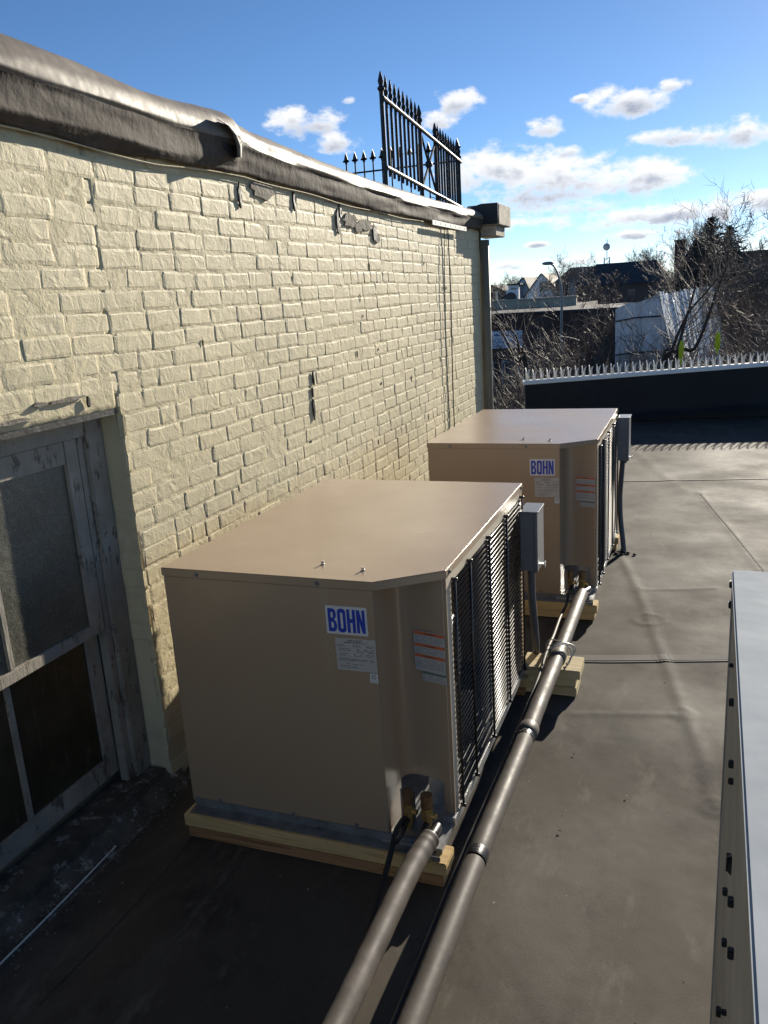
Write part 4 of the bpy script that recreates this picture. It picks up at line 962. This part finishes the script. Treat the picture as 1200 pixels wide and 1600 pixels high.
for i, (px, top, Y, lab) in enumerate(((922, 380, 66, 'rounded bare tree behind the street lamp'), (935, 392, 75, 'small bare tree left of the radio tower'), (990, 380, 95, 'bare tree standing above the dark roof ridge'), (1038, 368, 85, 'slim bare tree left of the brick chimney'), (1078, 335, 75, 'bare tree between the chimney and the conifers'), (1100, 335, 80, 'bare tree behind the conifers'),
        (1165, 318, 45, 'large bare tree at the right above the grey gable'), (1192, 300, 40, 'tallest bare tree at the right edge'), (1225, 290, 42, 'tall bare tree cut by the right edge'), (1150, 350, 55, 'bare tree right of the conifers'), (772, 422, 120, 'small distant bare tree beside the downspout'), (815, 425, 170, 'distant bare tree left of the white gable house'), (1015, 395, 110, 'small bare tree over the right end of the dark roof'), (1180, 380, 35, 'bare tree in front of the grey gable house at right'))):
    plant(BARE[i % 3], px, top, Y, lab, 'bare trees behind the roof', .95)
# slender leaning tree in front of the wrapped stack and the leaning branches by the downspout
def leaning(label, stems, Y, r, seed, name='bare_tree'):
    rg = random.Random(seed); base = at(*stems[0][0], Y); base.z = GZ
    t = thing(name, label, 'tree' if 'tree' in name else 'shrub', base, 'bare trees behind the roof' if 'tree' in name else 'bare shrubs beyond the parapet'); tr, cr_ = [], []
    for st in stems:
        P = bez([Vector((base.x, base.y, GZ))]+[at(x, y, Y) for x, y in st], 5); n = len(P)
        tr.append(([q-base for q in P], [max(r*(1-.8*i/n), .006) for i in range(n)], 6))
        for i in range(n//3, n-1):
            for _ in range(1):
                out = []; ax = (P[i+1]-P[i]).normalized(); side = Vector((rg.gauss(0, 1), rg.gauss(0, .6), rg.gauss(0, 1))); side = (side-ax*side.dot(ax)).normalized()
                grow(rg, P[i]-base, (ax*.8+side*.8).normalized(), rg.uniform(.5, 1.3)*Y/17, r*.3*(1-.6*i/n), 2, 4, (0, 0, 3, 3), out, up=.08)
                cr_ += [(p_, rd, 3) for _, p_, rd in out]
    link('trunk', tubes_mesh('trunk', tr, m('bark')), None, t); link('crown', tubes_mesh('crown', cr_, m('twig')), None, t)
leaning('slender dark bare tree forking in front of the wrapped stack', [[(1040, 590), (1058, 548), (1070, 505), (1082, 465), (1090, 430), (1098, 395)], [(1050, 590), (1085, 545), (1105, 500), (1118, 460), (1135, 415), (1140, 360)], [(1035, 590), (1050, 545), (1075, 490), (1105, 455), (1130, 425)]], 16, .045, 3)
leaning('bare branches leaning left towards the downspout above the parapet end', [[(822, 600), (808, 565), (790, 530), (768, 492), (752, 470)], [(824, 600), (812, 550), (806, 525), (785, 500), (770, 478)]], 14, .028, 4, 'bare_shrub')
# conifers
def conifer(px, top, Y, seed, label, wd):
    rg = random.Random(seed); q = at(px, top, Y); H = q.z-GZ
    t = thing('conifer_tree', label, 'tree', (q.x, q.y, GZ), 'conifers')
    bm = bmesh.new(); tube(bm, [(0, 0, 0), (0, 0, H*.5), (0, 0, H*.97)], [.28, .16, .02], 7); bm_obj('trunk', bm, m('bark'), t)
    V, F = [], []
    z = H*.22
    while z < H*.985:
        f = (z-H*.22)/(H*.78); Lb = wd*(1-f)**.8*rg.uniform(.65, 1.1)+.15
        for k in range(7):
            a = rg.uniform(0, 6.28); L_ = Lb*rg.uniform(.55, 1.15); n = max(4, int(L_/.10))
            for i in range(n):
                s = (i+.5)/n; c = Vector((math.cos(a)*L_*s, math.sin(a)*L_*s, z+.25*L_*s-.22*L_*s*s+rg.uniform(-.08, .08)))
                for _ in range(3):
                    d = Vector((rg.gauss(0, 1), rg.gauss(0, 1), rg.gauss(-.15, .5))).normalized()*rg.uniform(.12, .30); e = d.orthogonal().normalized()*rg.uniform(.025, .06)
                    b = len(V); V += [tuple(c-e), tuple(c+e), tuple(c+d)]; F.append((b, b+1, b+2))
        z += H*.020
    me = bpy.data.meshes.new('crown'); me.from_pydata(V, [], F); link('crown', me, m('needles'), t)
conifer(1112, 338, 44, 1, 'dark conifer with ragged top right of the chimney', 3.0); conifer(1142, 350, 46, 2, 'shorter dark conifer right of the ragged topped one', 2.5); conifer(1092, 372, 47, 3, 'lowest dark conifer, close to the chimney', 2.2)

# buildings
def gable(name, label, Y, L, Rr, apex, depth, wallm, roofm, windows=(), over=.25, chimney=None, group='far houses'):
    """gable end facing the camera; L,R eave pixels, apex pixel"""
    a, b, c = at(*L, Y), at(*Rr, Y), at(*apex, Y); x0, x1 = a.x, b.x; ze = (a.z+b.z)/2; xa, za = c.x, c.z
    t = thing(name, label, 'house', ((x0+x1)/2, Y, GZ), group); ox = (x0+x1)/2
    bm = bmesh.new(); poly = [(x0-ox, 0), (x1-ox, 0), (x1-ox, ze-GZ), (xa-ox, za-GZ), (x0-ox, ze-GZ)]
    lo = [bm.verts.new((x, 0, z)) for x, z in poly]; hi = [bm.verts.new((x, depth, z)) for x, z in poly]
    bm.faces.new(lo); bm.faces.new(hi[::-1])
    for i in range(5): bm.faces.new((lo[i], lo[(i+1) % 5], hi[(i+1) % 5], hi[i]))
    bm_obj('wall', bm, m(wallm), t)
    for s, (ex, ez) in ((-1, (x0, ze)), (1, (x1, ze))):
        dx, dz = ex-xa, ez-za; l_ = math.hypot(dx, dz); ux, uz = dx/l_, dz/l_; e2 = (ex+ux*over, ez+uz*over); nx, nz = (-uz*s, ux*s)
        nx, nz = (nx, nz) if nz > 0 else (-nx, -nz); th = .12; off = .01
        P4 = [(xa+nx*off, za+nz*off), (e2[0]+nx*off, e2[1]+nz*off), (e2[0]+nx*(th), e2[1]+nz*th), (xa+nx*th, za+nz*th+.02)]
        bm = bmesh.new(); f0 = [bm.verts.new((x-ox, -over, z-GZ)) for x, z in P4]; f1 = [bm.verts.new((x-ox, depth+over, z-GZ)) for x, z in P4]
        bm.faces.new(f0); bm.faces.new(f1[::-1])
        for i in range(4): bm.faces.new((f0[i], f0[(i+1) % 4], f1[(i+1) % 4], f1[i]))
        bm_obj('roof', bm, m(roofm), t)
    for (pa, pb) in windows:
        A, B = at(*pa, Y), at(*pb, Y); x_0, x_1, z_0, z_1 = A.x-ox, B.x-ox, B.z-GZ, A.z-GZ
        w_ = box_obj('window', (x_0-.08, x_1+.08, -.06, .02, z_0-.08, z_1+.08), m('house_white'), t); xm = (x_0+x_1)/2
        box_obj('pane', (x_0, xm-.03, -.075, -.062, z_0, z_1), m('pane'), w_); box_obj('pane', (xm+.03, x_1, -.075, -.062, z_0, z_1), m('pane'), w_)
    return t
h = gable('gable_house', 'white gable house with dark roof left of the street lamp', 118, (820, 470), (879, 455), (846, 428), 12, 'house_white', 'roof_brown', (((843, 440), (857, 455)),))
h = gable('gable_house', 'dark roofed white house with a dormer beside the downspout', 122, (786, 468), (832, 463), (818, 434), 12, 'house_white', 'roof_dark', ())
q0, q1 = at(794, 446, 119), at(811, 465, 119)
t = thing('dormer', 'white dormer of the dark roofed house beside the downspout', 'dormer', (q0.x, 119, q1.z-.4))
w_, h_ = q1.x-q0.x, q0.z-q1.z+.4
box_obj('wall', (0, w_, 0, 4, 0, h_), m('house_white'), t); box_obj('roof', (-.2, w_+.25, -.25, 4, h_+.004, h_+.2), m('roof_dark'), t); box_obj('window', (w_*.25, w_*.75, -.03, .01, .6, h_-.35), m('pane'), t)
gable('gable_house', 'grey gable house seen through bare branches at right', 58, (1108, 452), (1172, 445), (1143, 402), 10, 'house_grey', 'roof_dark', (((1136, 425), (1146, 440)),))
gable('gable_house', 'small distant dark roofed house at the left by the downspout', 150, (742, 462), (800, 460), (768, 446), 10, 'house_dark', 'roof_dark', ())
# long dark roofed building
def ridge_house(label, Y, x0p, x1p, eave, ridge, depth, wallm, roofm, hip=1.0):
    a, b = at(x0p, eave, Y), at(x1p, eave, Y); r_ = at((x0p+x1p)/2, ridge, Y).z-GZ; e = (a.z+b.z)/2-GZ; ox = (a.x+b.x)/2; w2 = (b.x-a.x)/2
    t = thing('long_house', label, 'building', (ox, Y, GZ), 'far buildings')
    box_obj('wall', (-w2, w2, 0, depth, 0, e), m(wallm), t)
    bm = bmesh.new(); o_ = .3
    v = [bm.verts.new(c) for c in ((-w2-o_, -o_, e+.005), (w2+o_, -o_, e+.005), (w2+o_, depth+o_, e+.005), (-w2-o_, depth+o_, e+.005), (-w2+hip, depth/2, r_), (w2-hip, depth/2, r_))]
    for f in ((0, 1, 5, 4), (1, 2, 5), (2, 3, 4, 5), (3, 0, 4), (3, 2, 1, 0)): bm.faces.new([v[i] for i in f])
    bm_obj('roof', bm, m(roofm), t); return t, ox, w2, e
t, ox, w2, e = ridge_house('long building with a wide dark roof behind the bare shrubs', 82, 900, 1046, 444, 408, 9, 'house_dark', 'roof_dark', 1.4)
for k in range(4): box_obj('window', (-w2+.8+k*1.3, -w2+1.5+k*1.3, -.04, .01, e-1.6, e-.5), m('pane'), t)
t, ox, w2, e = ridge_house('brown roofed building behind the street lamp', 100, 868, 965, 440, 415, 10, 'house_grey', 'roof_brown', 1.0)
for k in range(4): box_obj('window', (-w2+.8+k*1.6, -w2+1.6+k*1.6, -.04, .01, e-1.6, e-.5), m('pane'), t)
# tall dark building with chimney
a, b = at(1058, 392, 64), at(1215, 392, 64)
t = thing('dark_building', 'tall dark building with a square chimney at its left end', 'building', (a.x, 64, GZ), 'far buildings')
box_obj('wall', (0, b.x-a.x, 0, 9, 0, a.z-GZ-.6), m('house_dark'), t); box_obj('roof', (-.1, b.x-a.x+.1, -.1, 9.1, a.z-GZ-.598, a.z-GZ-.35), m('roof_dark'), t)
c0, c1 = at(1055, 378, 64), at(1071, 378, 64); ch = box_obj('chimney', (c0.x-a.x, c1.x-a.x, -.4, .5, 0, c0.z-GZ), m('brown_brick'), t); box_obj('chimney_cap', (c0.x-a.x-.06, c1.x-a.x+.06, -.46, .56, c0.z-GZ+.001, c0.z-GZ+.12), m('house_dark'), ch)
# flat roofed building with the lease sign
Yb = 46; L0, L1 = at(640, 505, Yb), at(1000, 478, Yb); zt0 = at(800, 492, Yb).z
t = thing('flat_roof_building', 'dark brick flat roofed building with a lease sign on its front', 'building', (L0.x, Yb, GZ), 'far buildings')
w_ = L1.x-L0.x
box_obj('wall', (0, w_, 0, 9, 0, zt0-GZ), m('brown_brick'), t); box_obj('roof_edge', (-.1, w_+.1, -.12, 9.1, zt0-GZ+.002, zt0-GZ+.12), m('roof_dark'), t)
for k in range(8):
    f = box_obj('window', (1.0+k*1.45, 2.0+k*1.45, -.05, .02, 1.1, 2.5), m('house_grey'), t); box_obj('pane', (1.06+k*1.45, 1.94+k*1.45, -.06, -.052, 1.16, 2.44), m('pane'), f)
a, b = at(640, 478, 54), at(897, 465, 54)
t = thing('cream_parapet_building', 'low cream walled rooftop behind the dark brick building', 'building', (a.x, 55, GZ), 'far buildings')
zt_ = at(840, 468, 54).z-GZ
# its near wall turned towards the sun
bm = bmesh.new(); box(bm, 0, b.x-a.x, 0, .4, 0, zt_); bm_obj('wall', bm, m('cream_render'), t); box_obj('wall_coping', (-.05, b.x-a.x+.05, -.08, .5, zt_+.002, zt_+.1), m('stone_trim'), t)
bm = bmesh.new(); box(bm, 0, b.x-a.x, .41, 12, 0, zt_-.5); bm_obj('roof', bm, m('neighbour_roofing'), t)
q = at(797, 463, 54.5); ac = thing('rooftop_fan', 'small white boxy air conditioner on the cream walled rooftop', 'air conditioner', (q.x, 55.2, GZ+zt_-.5)); hh = q.z-GZ-zt_+.9
box_obj('case', (-.42, .42, 0, .4, 0, hh), m('house_white'), ac, .02); bm = bmesh.new(); tube(bm, [(-.1, -.001, hh*.55), (-.1, -.02, hh*.55)], hh*.33, 16); bm_obj('fan_grille', bm, m('house_dark'), ac)
for px, top, lab in ((776, 458, 'thin vent pipe left of the small rooftop air conditioner'), (838, 452, 'thin vent pipe below the white gable house')):
    q = at(px, top, 57); o = tube_obj('vent_pipe', [(q.x, 57, GZ+zt_-.5), (q.x, 57, q.z), (q.x, 57, q.z+.12)], [.08, .08, .14], m('dish_grey'), n=8); tag(o, lab, 'vent', 'rooftop vents')
# sign
s0, s1 = at(746, 519, Yb-.1), at(816.5, 543, Yb-.1)
t = thing('lease_sign', 'white lease sign with blue lettering on the dark brick building', 'sign', (s0.x, Yb-.12, s1.z)); sw, sh = s1.x-s0.x, s0.z-s1.z
box_obj('board', (0, sw, 0, .08, 0, sh), m('sign_white'), t, .005)
o = link('lettering', text_mesh('for Lease', .31, m('sign_blue'), 'RIGHT', .004), None, t); o.matrix_local = Matrix.Translation((sw-.20, -.006, sh*.30)) @ STAND
bm = bmesh.new(); sg = random.Random(9); x_ = sw*.38
while x_ < sw*.66:                                   # small script line, too far off to read
    w_ = sg.uniform(.05, .12); box(bm, x_, x_+w_, -.009, -.001, sh*.72, sh*.72+sg.uniform(.05, .15)); x_ += w_+.012
bm_obj('heading', bm, m('sign_blue'), t)
box_obj('rule', (sw*.3, sw-.2, -.008, -.001, sh*.12, sh*.15), m('sign_blue'), t)
# wrapped stack
Y0, Y1 = 20.0, 44.0
n0, n1, nl = at(1030, 458, Y0), at(1116, 448, Y1), at(962, 470, Y0+.6)
t = thing('wrapped_stack', 'tall block shrouded in crumpled white plastic sheeting beyond the parapet', 'plastic wrapped block', (n0.x, n0.y, GZ))
def crumple(name, A, B, zt0_, zt1_, nu, nv, amp, seed, slope=0.0, drag=None):
    A, B = Vector(A), Vector(B); d = (B-A); nrm = Vector((d.y, -d.x, 0)).normalized(); L_ = d.length
    U, Vv = np.meshgrid(np.linspace(0, 1, nu), np.linspace(0, 1, nv), indexing='ij')
    k = amp*(vnoise(U*L_*2.2, Vv*2.0, seed)+.55*vnoise(U*L_*5.5, Vv*4+U*3, seed+1)+.3*vnoise(U*L_*11, Vv*12, seed+2)+.5*vnoise(U*L_*7, Vv*1.1, seed+3))
    k *= np.sin(np.clip(U*40, 0, 1)*np.pi/2)*np.sin(np.clip((1-U)*40, 0, 1)*np.pi/2)
    Z = Vv*(zt0_+(zt1_-zt0_)*U)+.12*(Vv > .97)*vnoise(U*L_*3, U*0, seed+5)
    k = k+(1-Vv)*zt0_*slope
    X = A.x+d.x*U+nrm.x*k; Y = A.y+d.y*U+nrm.y*k
    if drag is not None: X = X+U*(1-Vv)*zt0_*drag[0]; Y = Y+U*(1-Vv)*zt0_*drag[1]
    return link(name, grid_mesh(name, np.stack([X, Y, Z], -1).reshape(-1, 3), nu, nv), m('shrink_wrap'), t)
zt0_, zt1_ = n0.z-GZ, n1.z-GZ
crumple('sunny_sheet', (0, 0, 0), (n1.x-n0.x, n1.y-n0.y, 0), zt0_, zt1_, 240, 110, .12, 31, .22)
crumple('shaded_sheet', (nl.x-n0.x, .6, 0), (0, 0, 0), zt0_-.35, zt0_, 60, 60, .10, 41, 0, tuple(Vector((n1.y-n0.y, -(n1.x-n0.x))).normalized()*.22))
bm = bmesh.new(); P4 = [(nl.x-n0.x, .6), (0, 0), (n1.x-n0.x, n1.y-n0.y), (nl.x-n0.x+.3, n1.y-n0.y)]; H4 = (zt0_-.35, zt0_, zt1_, zt1_-.3)
f = [bm.verts.new((x, y, h_)) for (x, y), h_ in zip(P4, H4)]; g_ = [bm.verts.new((x, y, 0)) for x, y in P4]; bm.faces.new(f)
bm.faces.new((f[2], f[3], g_[3], g_[2])); bm.faces.new((f[3], f[0], g_[0], g_[3])); bm_obj('top_sheet', bm, m('shrink_wrap'), t)
for k in range(3):
    f = .2+.25*k; z = zt0_*(1-.13*k)-.5
    bm = bmesh.new(); tube(bm, [(nl.x-n0.x+.02, .52, z-.1), ((nl.x-n0.x)/2, .16, z-.02), (.05, -.10, z)], .018, 5); bm_obj('band', bm, m('tar'), t)
# hi-vis streamers
for px, t0, b0, lab in ((1064, 532, 566, 'yellow green streamer in front of the wrapped stack'), (1121, 518, 548, 'yellow green streamer at the right edge of the wrapped stack')):
    A, B = at(px+1, t0, 15.2), at(px-1, b0+6, 15.2); n = 14; bm = bmesh.new(); rg = random.Random(px); prev = None
    for i in range(n):
        f = i/(n-1); c = A.lerp(B, f); w_ = .008+.040*math.sin(math.pi*min(f*1.15, 1))**.7; tw = .6*math.sin(f*5+px)
        ring = [bm.verts.new((c.x+sg*w_*math.cos(tw)+dd*.006, c.y+sg*w_*math.sin(tw)+dd*.012, c.z)) for sg, dd in ((-1, 0), (1, 0), (1, 1), (-1, 1))]
        if prev:
            for k in range(4): bm.faces.new((prev[k], prev[(k+1) % 4], ring[(k+1) % 4], ring[k]))
        prev = ring
    t2 = thing('streamer', lab, 'streamer', (0, 0, 0), 'hi vis streamers'); bm_obj('cloth', bm, m('hivis'), t2)
    bm = bmesh.new(); tube(bm, [(A.x+.02, 15.2+.03, GZ), (A.x+.02, 15.2+.03, A.z+.08)], .012, 6); bm_obj('pole', bm, m('dish_grey'), t2)
# street lamp
Yl = 32; P = [at(877, 600, Yl), at(877, 520, Yl), at(878, 462, Yl), at(874, 436, Yl), at(867, 418, Yl), at(860, 412, Yl)]; P[0].z = GZ
t = thing('street_lamp', 'grey street lamp with curved arm above the bare shrubs', 'street lamp', P[0])
pp = [q-P[0] for q in bez(P, 6)]; bm = bmesh.new(); tube(bm, pp, [.055-.025*i/len(pp) for i in range(len(pp))], 8); bm_obj('pole', bm, m('lamp_grey'), t, smooth=True)
hd = at(856, 411.5, Yl)-P[0]; bm = bmesh.new(); bmesh.ops.create_uvsphere(bm, u_segments=12, v_segments=8, radius=.12, matrix=Matrix.Translation(hd) @ Matrix.Diagonal((1.9, .9, .55, 1))); bm_obj('lamp_head', bm, m('lamp_grey'), t, smooth=True)
# radio mast with dish
Ym = 140; b0 = at(948, 440, Ym); tz = at(948, 374, Ym).z
t = thing('radio_mast', 'thin lattice radio mast with a round dish above the dark roof', 'mast', (b0.x, Ym, GZ)); H = tz-GZ; hs = .4
for sx, sy in ((-1, -1), (1, -1), (1, 1), (-1, 1)):
    zc = at(948, 402, Ym).z-GZ; bm = bmesh.new(); tube(bm, [(sx*hs, sy*hs, 0), (sx*hs, sy*hs, zc)], .07, 5); bm_obj('mast_leg', bm, m('dish_grey'), t)
bm = bmesh.new()
z = 4
while z < zc:
    for s in (-1, 1): tube(bm, [(-hs, s*hs, z), (hs, s*hs, min(z+1, zc))], .035, 4); tube(bm, [(s*hs, -hs, z), (s*hs, hs, min(z+1, zc))], .035, 4)
    z += 1
bm_obj('lattice', bm, m('dish_grey'), t)
bm = bmesh.new(); tube(bm, [(0, 0, zc-.5), (0, 0, H)], .07, 6); bm_obj('antenna', bm, m('dish_grey'), t)
dz = at(948, 386, Ym).z-GZ; bm = bmesh.new(); tube(bm, [(0, -.3, dz), (0, -.45, dz), (0, -.62, dz), (0, -.75, dz)], [.12, .35, .52, .55], 18); bm_obj('dish', bm, m('dish_grey'), t, smooth=True)
